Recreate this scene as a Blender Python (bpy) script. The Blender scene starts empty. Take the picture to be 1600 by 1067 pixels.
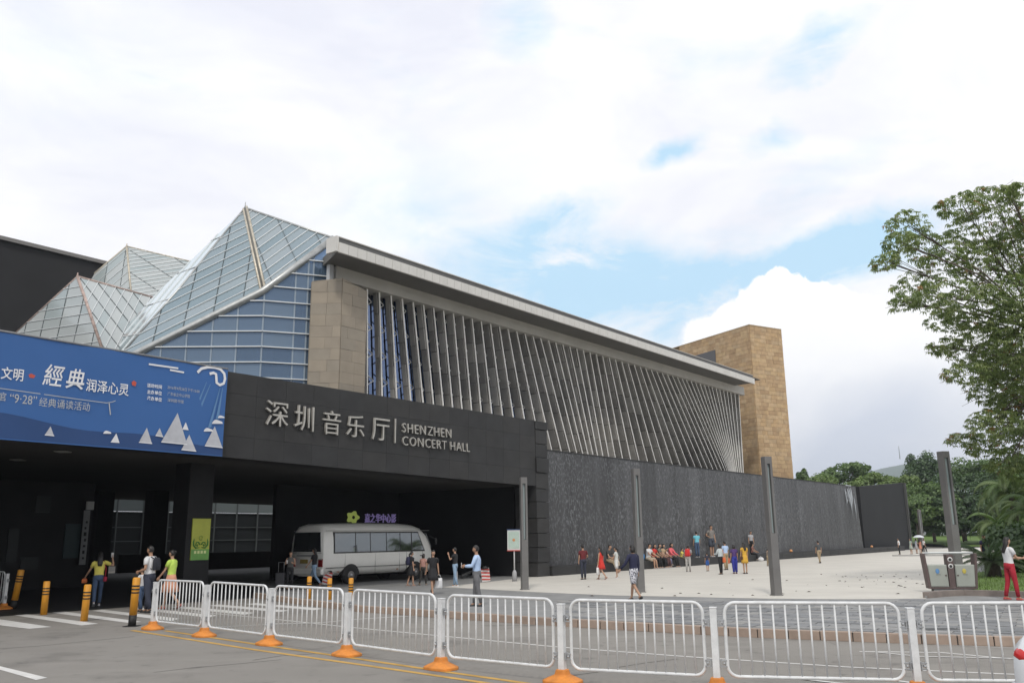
import bpy, math, random
from mathutils import Vector, Matrix, Euler
random.seed(7)
sc = bpy.context.scene
COL = sc.collection
R_ = math.radians

# ------------------------------------------------------------------ camera
FOC, PITCH, ROLL, EYE = 1341.0, R_(12.8), 0.0119, 1.9
_fw = Vector((0, math.cos(PITCH), math.sin(PITCH)))
_r0 = Vector((1, 0, 0)); _u0 = Vector((0, -math.sin(PITCH), math.cos(PITCH)))
_rt = _r0*math.cos(ROLL) - _u0*math.sin(ROLL)
_up = _u0*math.cos(ROLL) + _r0*math.sin(ROLL)
CAM = Vector((0, 0, EYE))
cd = bpy.data.cameras.new('camera'); cam = bpy.data.objects.new('camera', cd); COL.objects.link(cam)
cd.sensor_width = 36.0; cd.lens = FOC/1600*36.0; cd.clip_end = 9000; cd.clip_start = 0.1
m = Matrix((_rt, _up, -_fw)).transposed().to_4x4(); m.translation = CAM
cam.matrix_world = m
sc.camera = cam

# ------------------------------------------------------------------ world: sky with broken cloud
def px_dir(x, y): return (_fw*FOC + _rt*(x-800) + _up*(533.5-y)).normalized()
def azel(x, y):
    v = px_dir(x, y); return math.atan2(v.x, v.y), math.asin(v.z)
SUN_EL, SUN_AZ = R_(48), R_(187)      # azimuth measured from +Y towards +X: the sun stands behind the camera, to its left
w = bpy.data.worlds.new('World'); sc.world = w; w.use_nodes = True
nt = w.node_tree; nt.nodes.clear()
N = nt.nodes.new; L = nt.links.new
out = N('ShaderNodeOutputWorld'); bg = N('ShaderNodeBackground'); bg.inputs['Strength'].default_value = 0.1
L(bg.outputs[0], out.inputs[0])
sky = N('ShaderNodeTexSky'); sky.sky_type = 'NISHITA'; sky.sun_disc = False
sky.sun_elevation = SUN_EL; sky.sun_rotation = SUN_AZ; sky.air_density = 1.0; sky.dust_density = 1.5; sky.ozone_density = 1.5
tc = N('ShaderNodeTexCoord'); sep = N('ShaderNodeSeparateXYZ'); L(tc.outputs['Generated'], sep.inputs[0])
def math_n(op, a, b=None, clamp=False):
    n = N('ShaderNodeMath'); n.operation = op; n.use_clamp = clamp
    for i, v in enumerate((a, b)):
        if v is None: continue
        if isinstance(v, (int, float)): n.inputs[i].default_value = v
        else: L(v, n.inputs[i])
    return n.outputs[0]
az = math_n('ARCTAN2', sep.outputs[0], sep.outputs[1]); el = math_n('ARCSINE', sep.outputs[2])
comb = N('ShaderNodeCombineXYZ'); L(az, comb.inputs[0]); L(el, comb.inputs[1])
def noise(scale, detail, rough, vec=None, dist=0.0):
    n = N('ShaderNodeTexNoise'); n.inputs['Scale'].default_value = scale; n.inputs['Detail'].default_value = detail
    n.inputs['Roughness'].default_value = rough; n.inputs['Distortion'].default_value = dist
    L(vec or tc.outputs['Generated'], n.inputs['Vector']); return n
# stretched direction for streaky cloud
stv = N('ShaderNodeVectorMath'); stv.operation = 'MULTIPLY'; stv.inputs[1].default_value = (1, 1, 2.4); L(tc.outputs['Generated'], stv.inputs[0])
def warped(amount, scale, detail=5):
    n = noise(scale, detail, 0.6)
    s = N('ShaderNodeVectorMath'); s.operation = 'SUBTRACT'; s.inputs[1].default_value = (.5, .5, .5); L(n.outputs['Color'], s.inputs[0])
    k = N('ShaderNodeVectorMath'); k.operation = 'SCALE'; k.inputs['Scale'].default_value = amount; L(s.outputs[0], k.inputs[0])
    a = N('ShaderNodeVectorMath'); a.operation = 'ADD'; L(comb.outputs[0], a.inputs[0]); L(k.outputs[0], a.inputs[1])
    f = N('ShaderNodeVectorMath'); f.operation = 'MULTIPLY'; f.inputs[1].default_value = (1, 1, 0); L(a.outputs[0], f.inputs[0])
    return f.outputs[0]
def blob(vec, x, y, rx, ry, rot=0):
    a, e = azel(x, y); k = 1.0/1341
    mp = N('ShaderNodeMapping'); mp.vector_type = 'TEXTURE'
    mp.inputs['Location'].default_value = (a, e, 0); mp.inputs['Rotation'].default_value = (0, 0, R_(rot)); mp.inputs['Scale'].default_value = (rx*k, ry*k, 1)
    L(vec, mp.inputs['Vector']); g = N('ShaderNodeTexGradient'); g.gradient_type = 'SPHERICAL'; L(mp.outputs[0], g.inputs[0])
    return g.outputs['Fac']
soft = warped(0.10, 7); hard = warped(0.075, 15, 10)
def addup(vals):
    r = vals[0]
    for v in vals[1:]: r = math_n('ADD', r, v)
    return r
def wt(v, k): return math_n('MULTIPLY', v, k)
# openings of blue between the clouds
blue = addup([wt(blob(soft, 930, 450, 330, 120, -12), 1.8), wt(blob(soft, 1290, 412, 240, 66, 8), 2.0), wt(blob(soft, 880, 325, 110, 40, 5), 1.1),
              wt(blob(soft, 1050, 232, 75, 26, 15), 1.3), wt(blob(soft, 1275, 82, 95, 38, 24), .9), wt(blob(soft, 1200, 214, 50, 26, 10), .6),
              wt(blob(soft, 805, 20, 60, 85, 30), .8), wt(blob(soft, 660, 330, 300, 130, 0), .35), wt(blob(soft, 1420, 560, 90, 60, 0), .3), wt(blob(soft, 60, 60, 340, 200, 0), .12)])
cov = noise(2.3, 7, 0.58, stv.outputs[0], 0.3)          # general cover all round the sky
mr = N('ShaderNodeMapRange'); mr.inputs['From Min'].default_value = .56; mr.inputs['From Max'].default_value = .74; L(cov.outputs['Fac'], mr.inputs['Value'])
holes = wt(mr.outputs[0], .55)
fine = noise(6.5, 8, 0.62, stv.outputs[0], 0.4)
blue = math_n('MULTIPLY', blue, math_n('MULTIPLY', math_n('SUBTRACT', fine.outputs['Fac'], .33, True), 4.2))
hole = math_n('MAXIMUM', blue, holes)
# heaped cloud low on the right
cum = addup([blob(hard, 1200, 530, 110, 100), blob(hard, 1215, 480, 70, 62), blob(hard, 1130, 545, 90, 75), blob(hard, 1290, 510, 80, 75), blob(hard, 1300, 480, 40, 42),
             blob(hard, 1390, 560, 150, 110), blob(hard, 1250, 620, 240, 130), blob(hard, 1460, 620, 170, 130), blob(hard, 1350, 500, 60, 40)])
cr = N('ShaderNodeMapRange'); cr.inputs['From Min'].default_value = .16; cr.inputs['From Max'].default_value = .30; L(cum, cr.inputs['Value'])
hole = math_n('MULTIPLY', hole, math_n('SUBTRACT', 1.0, cr.outputs[0]))
hole = math_n('MINIMUM', hole, .92)
cloud = math_n('SUBTRACT', 1.0, hole, True)
# cloud brightness
sh = noise(3.4, 6, 0.55, stv.outputs[0], 0.5)
ramp = N('ShaderNodeValToRGB'); L(sh.outputs['Fac'], ramp.inputs[0])
ramp.color_ramp.elements[0].position = .30; ramp.color_ramp.elements[0].color = (.80, .815, .90, 1)
ramp.color_ramp.elements[1].position = .62; ramp.color_ramp.elements[1].color = (1.0, 1.0, 1.01, 1)
base_n = noise(6, 5, .55, tc.outputs['Generated'], .3)
grey = addup([wt(blob(soft, 1330, 710, 420, 135), 1.25), wt(blob(soft, 1420, 610, 200, 80), .35)])
grey = math_n('MULTIPLY', grey, math_n('ADD', math_n('MULTIPLY', base_n.outputs['Fac'], 1.6), .1), True)
mxg = N('ShaderNodeMix'); mxg.data_type = 'RGBA'; L(grey, mxg.inputs[0]); wh = N('ShaderNodeMix'); wh.data_type = 'RGBA'; L(math_n('MULTIPLY', cr.outputs[0], .8), wh.inputs[0]); L(ramp.outputs[0], wh.inputs[6]); wh.inputs[7].default_value = (1.06, 1.06, 1.06, 1); L(wh.outputs[2], mxg.inputs[6]); mxg.inputs[7].default_value = (.68, .73, .83, 1)
sc10 = N('ShaderNodeVectorMath'); sc10.operation = 'SCALE'; sc10.inputs['Scale'].default_value = 10.0; L(mxg.outputs[2], sc10.inputs[0])
veil = N('ShaderNodeMix'); veil.data_type = 'RGBA'; veil.inputs[0].default_value = .80; L(sky.outputs[0], veil.inputs[6]); veil.inputs[7].default_value = (5.3, 8.3, 10.4, 1)
fin = N('ShaderNodeMix'); fin.data_type = 'RGBA'; L(cloud, fin.inputs[0]); L(veil.outputs[2], fin.inputs[6]); L(sc10.outputs[0], fin.inputs[7])
L(fin.outputs[2], bg.inputs['Color'])
sd = bpy.data.lights.new('sun', 'SUN'); sd.energy = 1.45; sd.angle = R_(7); sd.color = (1.0, .95, .87)
so = bpy.data.objects.new('sun', sd); COL.objects.link(so)
sv = Vector((math.sin(SUN_AZ)*math.cos(SUN_EL), math.cos(SUN_AZ)*math.cos(SUN_EL), math.sin(SUN_EL)))
so.rotation_euler = sv.to_track_quat('Z', 'Y').to_euler(); so.location = sv*60
sc.view_settings.view_transform = 'Standard'; sc.view_settings.look = 'None'; sc.view_settings.exposure = 0.18; sc.view_settings.gamma = 1.0
sc.view_settings.use_curve_mapping = False

# ------------------------------------------------------------------ survey helpers: bearings read from the photograph, turned into real points
def ray(x, y): return px_dir(x, y)
def G(x, y, z=0.0):
    v = ray(x, y); return CAM + v*((z-EYE)/v.z)
TH = R_(38.3); UD = Vector((math.sin(TH), math.cos(TH), 0)); ND = Vector((math.cos(TH), -math.sin(TH), 0)); W0 = Vector((1.37, 40.17, 0))
def S(s, t, z=0.0): return W0 + UD*s + ND*t + Vector((0, 0, z))       # along the facade, out from it, up
def onplane(x, y, p0, n):
    v = ray(x, y); return CAM + v*((p0-CAM).dot(n)/v.dot(n))
def onT(x, y, t): return onplane(x, y, S(0, t), ND)
def sco(p): q = p-W0; return q.dot(UD), q.dot(ND), p.z
ZUP = Vector((0, 0, 1))
def yawv(a): a = R_(a); return Vector((math.sin(a), math.cos(a), 0))

# ------------------------------------------------------------------ materials
MATS = {}
def mat(name, col, rough=.7, var=0.0, scale=3.0, metal=0.0, bump=0.0, bscale=None, spec=.5, col2=None, stretch=None, detail=5, emit=None, alpha=None, bdist=.02):
    if name in MATS: return MATS[name]
    mt = bpy.data.materials.new(name); mt.use_nodes = True; t = mt.node_tree; b = t.nodes['Principled BSDF']
    b.inputs['Roughness'].default_value = rough; b.inputs['Metallic'].default_value = metal; b.inputs['Specular IOR Level'].default_value = spec
    b.inputs['Base Color'].default_value = (*col, 1)
    if emit: b.inputs['Emission Color'].default_value = (*col, 1); b.inputs['Emission Strength'].default_value = emit
    c = t.nodes.new('ShaderNodeTexCoord'); src = c.outputs['Object']
    if stretch:
        mp = t.nodes.new('ShaderNodeMapping'); mp.inputs['Scale'].default_value = stretch; t.links.new(src, mp.inputs[0]); src = mp.outputs[0]
    if var or col2:
        n = t.nodes.new('ShaderNodeTexNoise'); n.inputs['Scale'].default_value = scale; n.inputs['Detail'].default_value = detail; n.inputs['Roughness'].default_value = .6
        t.links.new(src, n.inputs['Vector']); r = t.nodes.new('ShaderNodeValToRGB'); t.links.new(n.outputs['Fac'], r.inputs[0])
        c2 = col2 or tuple(min(1, x*(1+var)) for x in col); c1 = col if col2 else tuple(x*(1-var) for x in col)
        r.color_ramp.elements[0].position = .3; r.color_ramp.elements[0].color = (*c1, 1); r.color_ramp.elements[1].position = .7; r.color_ramp.elements[1].color = (*c2, 1)
        t.links.new(r.outputs[0], b.inputs['Base Color'])
    if bump:
        n2 = t.nodes.new('ShaderNodeTexNoise'); n2.inputs['Scale'].default_value = bscale or scale*4; n2.inputs['Detail'].default_value = 5; t.links.new(src, n2.inputs['Vector'])
        bp = t.nodes.new('ShaderNodeBump'); bp.inputs['Strength'].default_value = bump; bp.inputs['Distance'].default_value = bdist; t.links.new(n2.outputs['Fac'], bp.inputs['Height']); t.links.new(bp.outputs[0], b.inputs['Normal'])
    MATS[name] = mt; return mt

# ------------------------------------------------------------------ mesh builder
class MB:
    def __init__(s): s.v = []; s.f = []; s.m = []; s.sm = []
    def add(s, vs, fs, mi=0, smooth=False):
        o = len(s.v); s.v += [tuple(v) for v in vs]
        for f in fs: s.f.append(tuple(i+o for i in f)); s.m.append(mi); s.sm.append(smooth)
        return s
    def boxax(s, c, ax, ay, az_, mi=0):            # centre and three half-axis vectors
        c = Vector(c); p = [c+ax*i+ay*j+az_*k for k in (-1, 1) for j in (-1, 1) for i in (-1, 1)]
        return s.add(p, [(0, 2, 3, 1), (4, 5, 7, 6), (0, 1, 5, 4), (2, 6, 7, 3), (0, 4, 6, 2), (1, 3, 7, 5)], mi)
    def box(s, c, d, mi=0): return s.boxax(c, Vector((d[0]/2, 0, 0)), Vector((0, d[1]/2, 0)), Vector((0, 0, d[2]/2)), mi)
    def prism(s, poly, vec, mi=0):
        n = len(poly); vec = Vector(vec); a = [Vector(p) for p in poly]; b = [p+vec for p in a]
        return s.add(a+b, [tuple(range(n-1, -1, -1)), tuple(range(n, 2*n))] + [(i, (i+1) % n, n+(i+1) % n, n+i) for i in range(n)], mi)
    def loft(s, rings, mi=0, caps=True, smooth=True, closed=True):
        n = len(rings[0]); vs = [p for r in rings for p in r]; fs = []
        for k in range(len(rings)-1):
            for i in range(n if closed else n-1):
                j = (i+1) % n; fs.append((k*n+i, k*n+j, (k+1)*n+j, (k+1)*n+i))
        if caps and closed: fs.append(tuple(range(n-1, -1, -1))); fs.append(tuple((len(rings)-1)*n+i for i in range(n)))
        return s.add(vs, fs, mi, smooth)
    def tube(s, path, r, n=6, mi=0, smooth=True, caps=True, close=False):
        path = [Vector(p) for p in path]; rs = r if isinstance(r, (list, tuple)) else [r]*len(path); rings = []; prev = None
        for i, p in enumerate(path):
            a = path[i-1] if (i or close) else p; b = path[(i+1) % len(path)] if (i < len(path)-1 or close) else p
            t = (b-a).normalized() if (b-a).length > 1e-9 else ZUP
            if prev is None:
                x = t.cross(ZUP if abs(t.z) < .9 else Vector((1, 0, 0))).normalized()
            else: x = (prev - t*prev.dot(t)); x = x.normalized() if x.length > 1e-6 else t.orthogonal().normalized()
            prev = x; y = t.cross(x)
            rings.append([p + x*math.cos(k*2*math.pi/n)*rs[i] + y*math.sin(k*2*math.pi/n)*rs[i] for k in range(n)])
        if close: rings.append(rings[0]); caps = False
        return s.loft(rings, mi, caps, smooth)
    def cyl(s, a, b, r, n=12, mi=0, r2=None): return s.tube([a, b], [r, r if r2 is None else r2], n, mi)
    def ell(s, c, r, nu=10, nv=7, mi=0, rot=None):
        c = Vector(c); vs = []; fs = []
        for j in range(nv+1):
            th = math.pi*j/nv
            for i in range(nu):
                ph = 2*math.pi*i/nu; q = Vector((r[0]*math.sin(th)*math.cos(ph), r[1]*math.sin(th)*math.sin(ph), r[2]*math.cos(th)))
                if rot: q = rot @ q
                vs.append(c+q)
        for j in range(nv):
            for i in range(nu): fs.append((j*nu+i, (j+1)*nu+i, (j+1)*nu+(i+1) % nu, j*nu+(i+1) % nu))
        return s.add(vs, fs, mi, True)
    def mesh(s, name, mats):
        me = bpy.data.meshes.new(name); me.from_pydata(s.v, [], s.f)
        for mm in (mats if isinstance(mats, (list, tuple)) else [mats]): me.materials.append(mm)
        me.polygons.foreach_set('material_index', s.m); me.polygons.foreach_set('use_smooth', s.sm); me.update(); return me
    def obj(s, name, mats, parent=None, bevel=0):
        return put(name, s.mesh(name, mats), parent, bevel)
def put(name, me, parent=None, bevel=0, loc=None, rot=None, scl=None):
    o = bpy.data.objects.new(name, me); COL.objects.link(o)
    if parent: o.parent = parent
    if loc is not None: o.location = loc
    if rot is not None: o.rotation_euler = rot
    if scl is not None: o.scale = scl
    if bevel:
        b = o.modifiers.new('bevel', 'BEVEL'); b.width = bevel; b.segments = 2; b.limit_method = 'ANGLE'
    return o
def tag(o, label=None, cat=None, group=None, kind=None):
    if label: o['label'] = label
    if cat: o['category'] = cat
    if group: o['group'] = group
    if kind: o['kind'] = kind
    return o
def thing(name, label, cat, loc=(0, 0, 0), rz=0.0, group=None):
    o = bpy.data.objects.new(name, None); COL.objects.link(o); o.location = loc; o.rotation_euler = (0, 0, rz); o.empty_display_size = .3
    return tag(o, label, cat, group)
def copy_tree(o, parent=None):
    c = o.copy(); COL.objects.link(c)
    if parent: c.parent = parent
    for ch in list(o.children): copy_tree(ch, c)
    return c
def world_thing(name, label, cat, base, group=None):
    """an Empty at the thing's base whose children may be built in world coordinates (their parent inverse cancels the base)"""
    return thing(name, label, cat, base, 0, group)
def wobj(mb, name, mats, root, bevel=0):
    """a part built in world coordinates under a root or part that stands unrotated at its own place"""
    o = mb.obj(name, mats, root, bevel)
    w_ = Vector((0, 0, 0)); p = root
    while p: w_ += Vector(p.location); p = p.parent
    me = o.data; me.transform(Matrix.Translation(-w_)); return o
DG = bpy.context.evaluated_depsgraph_get
def text_mesh(s, size=1.0, extrude=0.0, offset=0.0, shear=0.0, align='LEFT', res=3):
    cu = bpy.data.curves.new('t', 'FONT'); cu.body = s; cu.size = size; cu.extrude = extrude; cu.offset = offset; cu.shear = shear; cu.align_x = align; cu.resolution_u = res; cu.fill_mode = 'BOTH'
    o = bpy.data.objects.new('t', cu); COL.objects.link(o); bpy.context.view_layer.update()
    me = bpy.data.meshes.new_from_object(o.evaluated_get(DG())); bpy.data.objects.remove(o); bpy.data.curves.remove(cu); return me
def place_text(me, name, m_, root, origin, ex, ez, sx=1.0, sz=1.0):
    """lay a text mesh on a wall: ex along the line, ez up, in world coordinates"""
    nrm = ex.cross(ez).normalized(); M_ = Matrix((ex*sx, ez*sz, nrm)).transposed().to_4x4(); M_.translation = origin
    w_ = Vector((0, 0, 0)); p = root
    while p: w_ += Vector(p.location); p = p.parent
    me.transform(Matrix.Translation(-w_) @ M_); me.materials.clear(); me.materials.append(m_); return put(name, me, root)
# ================================================================== the ground and the paving
M_road = mat('road_concrete', (.225, .211, .19), .85, .10, .35, bump=.15, bscale=30, bdist=.01)
M_plaza = mat('pale_granite', (.565, .54, .485), .8, .07, .5, bump=.1, bscale=20, bdist=.005)
M_slate = mat('grey_slate', (.235, .235, .23), .7, .16, 1.6, bump=.3, bscale=9, bdist=.01)
M_kerb = mat('kerb_stone', (.32, .245, .195), .8, .18, 2.5, bump=.2, bscale=25, bdist=.006)
M_white = mat('road_paint', (.62, .61, .585), .7, .12, 4)
M_yellow = mat('yellow_road_paint', (.50, .30, .07), .7, .25, 3)
M_grass = mat('lawn_grass', (.10, .17, .025), .9, .25, .8, bump=.4, bscale=20)
M_soil = mat('far_ground', (.06, .08, .035), .95, .3, .05)
t = M_road.node_tree; b = t.nodes['Principled BSDF']; lk = b.inputs['Base Color'].links[0].from_socket; c = t.nodes.new('ShaderNodeTexCoord')
def _rn(sc_, det, lo, hi, st=(1, 1, 1)):
    k = t.nodes.new('ShaderNodeMapping'); k.inputs['Scale'].default_value = st; t.links.new(c.outputs['Object'], k.inputs[0]); n = t.nodes.new('ShaderNodeTexNoise'); n.inputs['Scale'].default_value = sc_; n.inputs['Detail'].default_value = det; n.inputs['Roughness'].default_value = .65; t.links.new(k.outputs[0], n.inputs[0])
    r = t.nodes.new('ShaderNodeMapRange'); r.inputs['From Min'].default_value = lo; r.inputs['From Max'].default_value = hi; r.inputs['To Min'].default_value = 0; r.inputs['To Max'].default_value = 1; t.links.new(n.outputs['Fac'], r.inputs['Value']); return r.outputs[0]
def _rmix(src, fac, col, k):
    mm = t.nodes.new('ShaderNodeMath'); mm.operation = 'MULTIPLY'; t.links.new(fac, mm.inputs[0]); mm.inputs[1].default_value = k; x = t.nodes.new('ShaderNodeMix'); x.data_type = 'RGBA'; t.links.new(mm.outputs[0], x.inputs[0]); t.links.new(src, x.inputs[6]); x.inputs[7].default_value = (*col, 1); return x.outputs[2]
o_ = _rmix(lk, _rn(.55, 6, .52, .66), (.13, .122, .11), .55); o_ = _rmix(o_, _rn(2.2, 5, .60, .70), (.09, .085, .08), .55); o_ = _rmix(o_, _rn(.9, 4, .56, .7, (.25, 1, 1)), (.27, .255, .23), .5); o_ = _rmix(o_, _rn(45, 3, .58, .75), (.30, .285, .26), .35); o_ = _rmix(o_, _rn(16, 2, .70, .76), (.06, .055, .05), .6)
t.links.new(o_, b.inputs['Base Color'])
def sheet(name, pts, m_, kind='structure', mb=None):
    o = MB().add(pts, [tuple(range(len(pts)))]).obj(name, m_); return tag(o, kind=kind)
def ccw(pts):
    a = sum(pts[i].x*pts[(i+1) % len(pts)].y-pts[(i+1) % len(pts)].x*pts[i].y for i in range(len(pts))); return pts if a > 0 else pts[::-1]
sheet('ground', [Vector((-2950, -360, -.05)), Vector((2950, -360, -.05)), Vector((2950, 3250, -.05)), Vector((-2950, 3250, -.05))], M_soil)
sheet('road', [Vector((-120, -40, 0)), Vector((120, -40, 0)), Vector((120, 60, 0)), Vector((20, 150, 0)), Vector((-120, 150, 0))], M_road)
kb = [G(*p) for p in [(395, 933), (460, 943), (510, 949), (560, 955.5), (620, 959.5), (677, 964), (760, 970), (852, 976.5), (965, 983.5), (1080, 990), (1180, 995.5), (1280, 999.5), (1405, 1004.5), (1500, 1007.5), (1580, 1009.5)]]
dk = (kb[-1]-kb[-3]).normalized()
kb += [kb[-1]+dk*k*1.5 for k in range(1, 14)]
ZP = .15
def resample(pts, step):
    out_ = [pts[0].copy()]; acc = 0
    for a, b in zip(pts, pts[1:]):
        l = (b-a).length; d = step-acc
        while d <= l: out_.append(a+(b-a)*(d/l)); d += step
        acc = (acc+l) % step if l+acc >= step else acc+l
    return out_
edge = kb
back = [Vector((150, -10, 0)), Vector((160, 110, 0)), Vector((75, 112, 0)), S(66, -1), S(30, -2), S(-1, -8.6), S(-9, -8.6)]
plz = ccw([p+ZUP*ZP for p in edge+back])
pm = MB(); top_i = list(range(len(plz))); pm.add(plz, [tuple(top_i)])
plaza = tag(pm.obj('plaza_pavement', M_slate), kind='structure')
# pale granite field beyond the slate margin
lim = [G(*p, ZP) for p in [(690, 917), (760, 920.5), (840, 925), (960, 930), (1060, 932), (1200, 935), (1330, 936), (1447, 935)]]
pale = [p for p in lim]+[G(1449, 931, ZP), G(1475, 905, ZP), G(1530, 880, ZP), Vector((150, 60, ZP)), Vector((158, 109, ZP)), Vector((75, 111, ZP)), S(64, .02, ZP), S(-1.2, .02, ZP)]
sheet('plaza_granite', [p+ZUP*.004 for p in ccw(pale)], M_plaza)
# kerb stones along the drop-off lane: each a stone of its own
kr = resample(kb, .56)
kroot = None
kerb_base = tag(MB().loft([[p+ZUP*.0, p+ZUP*(ZP-.03), p+ZUP*(ZP-.03)+(ZUP.cross(dk))*.2] for p in kr], caps=False, closed=False, smooth=False).obj('kerb', mat('kerb_joint', (.05, .045, .04), .9)), kind='structure')
for i in range(len(kr)-1):
    a, b = kr[i], kr[i+1]; t = (b-a).normalized(); nn = ZUP.cross(t); l = (b-a).length
    c = (a+b)/2 + nn*.075 + ZUP*(.078+random.uniform(-.003, .004)) - nn*.008
    MB().boxax(c, t*(l/2-.009), nn*.085, ZUP*.08).obj('kerb_stone', M_kerb, kerb_base, .008)
# slate pavers of the margin, uneven, nearest ones each a stone
PAVE = [mat('slate_paver_%d' % i, c, .65, .15, 3, bump=.35, bscale=14, bdist=.01) for i, c in enumerate([(.235, .235, .232), (.20, .203, .207), (.27, .265, .255), (.17, .175, .18)])]
cand = []
tA = (kb[12]-kb[8]).normalized(); nA = ZUP.cross(tA)
for r in range(0, 34):
    for c in range(-8, 40):
        p = kb[8] + tA*((c+.5*(r % 2))*.62) + nA*(.30+r*.32)
        q = p-CAM; dep = q.dot(_fw); x = 800+FOC*q.dot(_rt)/dep
        # keep those on the slate side and in view
        okp = 880 < x < 1640 and dep < 27
        d_ = min((p-k).length for k in kr[::2])
        yl = 533.5-FOC*(p+ZUP*ZP-CAM).dot(_up)/(p+ZUP*ZP-CAM).dot(_fw)
        if okp and yl > 938 and (p-kr[min(range(len(kr)), key=lambda k: (kr[k]-p).length)]).dot(nA) > .26: cand.append((dep, p))
cand.sort(key=lambda q: q[0])
def paver(p, mb=None, mi=0):
    mb = mb or MB(); h = random.uniform(.004, .018); tl = Vector((random.uniform(-.01, .01), random.uniform(-.01, .01), 0))
    return mb.boxax(p+ZUP*(ZP+h/2), tA*.298, nA*.150+ZUP*tl.x*.3, ZUP*(h/2+.003), mi)
for k, (dep, p) in enumerate(cand[:300]): paver(p).obj('paving_stone', random.choice(PAVE), plaza)
rest = MB()
for dep, p in cand[300:1500]: paver(p, rest, random.randrange(4))
if rest.v: tag(rest.obj('paving_stones', PAVE, plaza), kind='stuff')
DC = G(1470, 984, ZP); dc_ = tag(MB().box(DC+ZUP*.012, (.62, .34, .02)).obj('drain_cover', mat('iron_grate', (.05, .05, .05), .6)), kind='structure')
# step that crosses the far end of the plaza
ST = MB(); a, b = G(1395, 868.5, ZP), G(1530, 868, ZP); ST.boxax((a+b)/2+ZUP*.04, (b-a)/2, Vector((0, .12, 0)), ZUP*.03)
tag(ST.obj('plaza_step', M_slate), kind='structure')
# lawn far behind
lw = [(52, 104, .16), (140, 104, .16), (170, 150, 1.2), (60, 150, 1.2)]
sheet('lawn', [Vector(p) for p in lw], M_grass)
# painted markings, sheets 4 mm above the road
def strip(name, pts, wd, m_, z=.004):
    pts = [G(*p) for p in pts]; vs = []; fs = []
    for i, p in enumerate(pts):
        t = (pts[min(i+1, len(pts)-1)]-pts[max(i-1, 0)]).normalized(); nn = ZUP.cross(t)*wd/2; vs += [p+nn+ZUP*z, p-nn+ZUP*z]
    for i in range(len(pts)-1): fs.append((2*i, 2*i+1, 2*i+3, 2*i+2))
    return tag(MB().add(vs, fs).obj(name, m_), kind='structure')
def quad(name, pts, m_, z=.004): return sheet(name, ccw([G(*p)+ZUP*z for p in pts]), m_)
for q in [[(-70, 957), (80, 979), (46, 982), (-120, 962)], [(32, 958), (154, 974), (127.5, 976.6), (16, 960)], [(97.5, 954.6), (221, 971), (202.5, 973), (81, 957)], [(159, 952), (281, 966), (268, 970), (144, 954)],
          [(221, 949), (340, 961), (325, 964.5), (206, 951)], [(282, 946.5), (398, 957), (382, 960), (266, 948.5)], [(342, 944), (452, 953.5), (436, 956), (326, 946)], [(400, 941.8), (505, 950.5), (490, 953), (384, 943.6)],
          [(-20, 1035), (0, 1040.5), (74, 1058.5), (56, 1062), (0, 1046), (-30, 1039)]]: quad('crosswalk_stripe', q, M_white)
strip('yellow_line', [(206, 984.5), (400, 1015), (560, 1037.5), (660, 1052), (850, 1080), (1100, 1117)], .11, M_yellow)
strip('yellow_line', [(258, 985), (400, 1006), (560, 1029), (660, 1044), (850, 1071), (1100, 1107)], .11, M_yellow)
strip('lane_line', [(300, 955), (420, 966), (551, 980), (677, 992), (867, 1010), (1080, 1026), (1330, 1042), (1580, 1053), (1700, 1058)], .075, M_white)
strip('lane_line', [(430, 974), (507, 972), (550, 967.5), (640, 962), (668, 962)], .07, M_white)
strip('lane_line', [(258, 983.5), (430, 975), (500, 973)], .06, M_white, .008)
strip('lane_line', [(1343, 1017.5), (1431, 1018.5), (1470, 1019), (1580, 1029)], .075, M_white)
strip('lane_line', [(1372, 1019), (1437, 1025.5), (1580, 1028.5), (1640, 1029)], .07, M_white, .008)
strip('lane_line', [(1190, 1055), (1242, 1058), (1307, 1058), (1388, 1061), (1430, 1067)], .085, M_white)
strip('lane_line', [(1210, 1056), (1307, 1067), (1380, 1074)], .08, M_white, .008)
strip('lane_line', [(60, 945), (130, 949), (200, 955)], .07, mat('worn_paint', (.26, .26, .25), .8, .2, 5), .004)
strip('lane_line', [(1440, 1005.3), (1580, 1012), (1700, 1017)], .03, M_white)
M_crack = mat('road_seam', (.045, .043, .04), .95)
for pts, wd in [([(0, 1013), (60, 1009), (130, 1002), (210, 994)], .022), ([(395, 1031), (440, 1024), (492, 1021)], .02), ([(967, 1042), (1010, 1035), (1060, 1029)], .02), ([(886, 1056), (960, 1046)], .018),
                ([(240, 1050), (300, 1043), (380, 1036), (440, 1030)], .016), ([(752, 977), (800, 976.5), (840, 977)], .03)]:
    strip('road_seam', pts, wd, M_crack, .003)

# ================================================================== the entrance canopy
STONE = [mat('black_granite_%d' % i, c, .55, .2, 1.2, bump=.08, bscale=6, spec=.25) for i, c in enumerate([(.036, .036, .036), (.034, .034, .0345), (.039, .0385, .038), (.035, .0355, .036)])]
M_black = mat('black_stone', (.016, .016, .017), .6, .2, 1.5, spec=.2)
M_soff = mat('canopy_soffit', (.055, .054, .052), .8, .1, .5, spec=.2)
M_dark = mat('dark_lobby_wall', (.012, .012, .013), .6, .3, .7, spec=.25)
can = thing('entrance_canopy', 'long low black granite entrance canopy on square columns, below the glass roof', 'canopy', S(-8, 0, 0))
SL, SR, T0 = -46.0, -.9, .25
zb = lambda s: 4.13 + max(0, (-2-s))*.0185
zt = lambda s: 7.1
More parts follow.
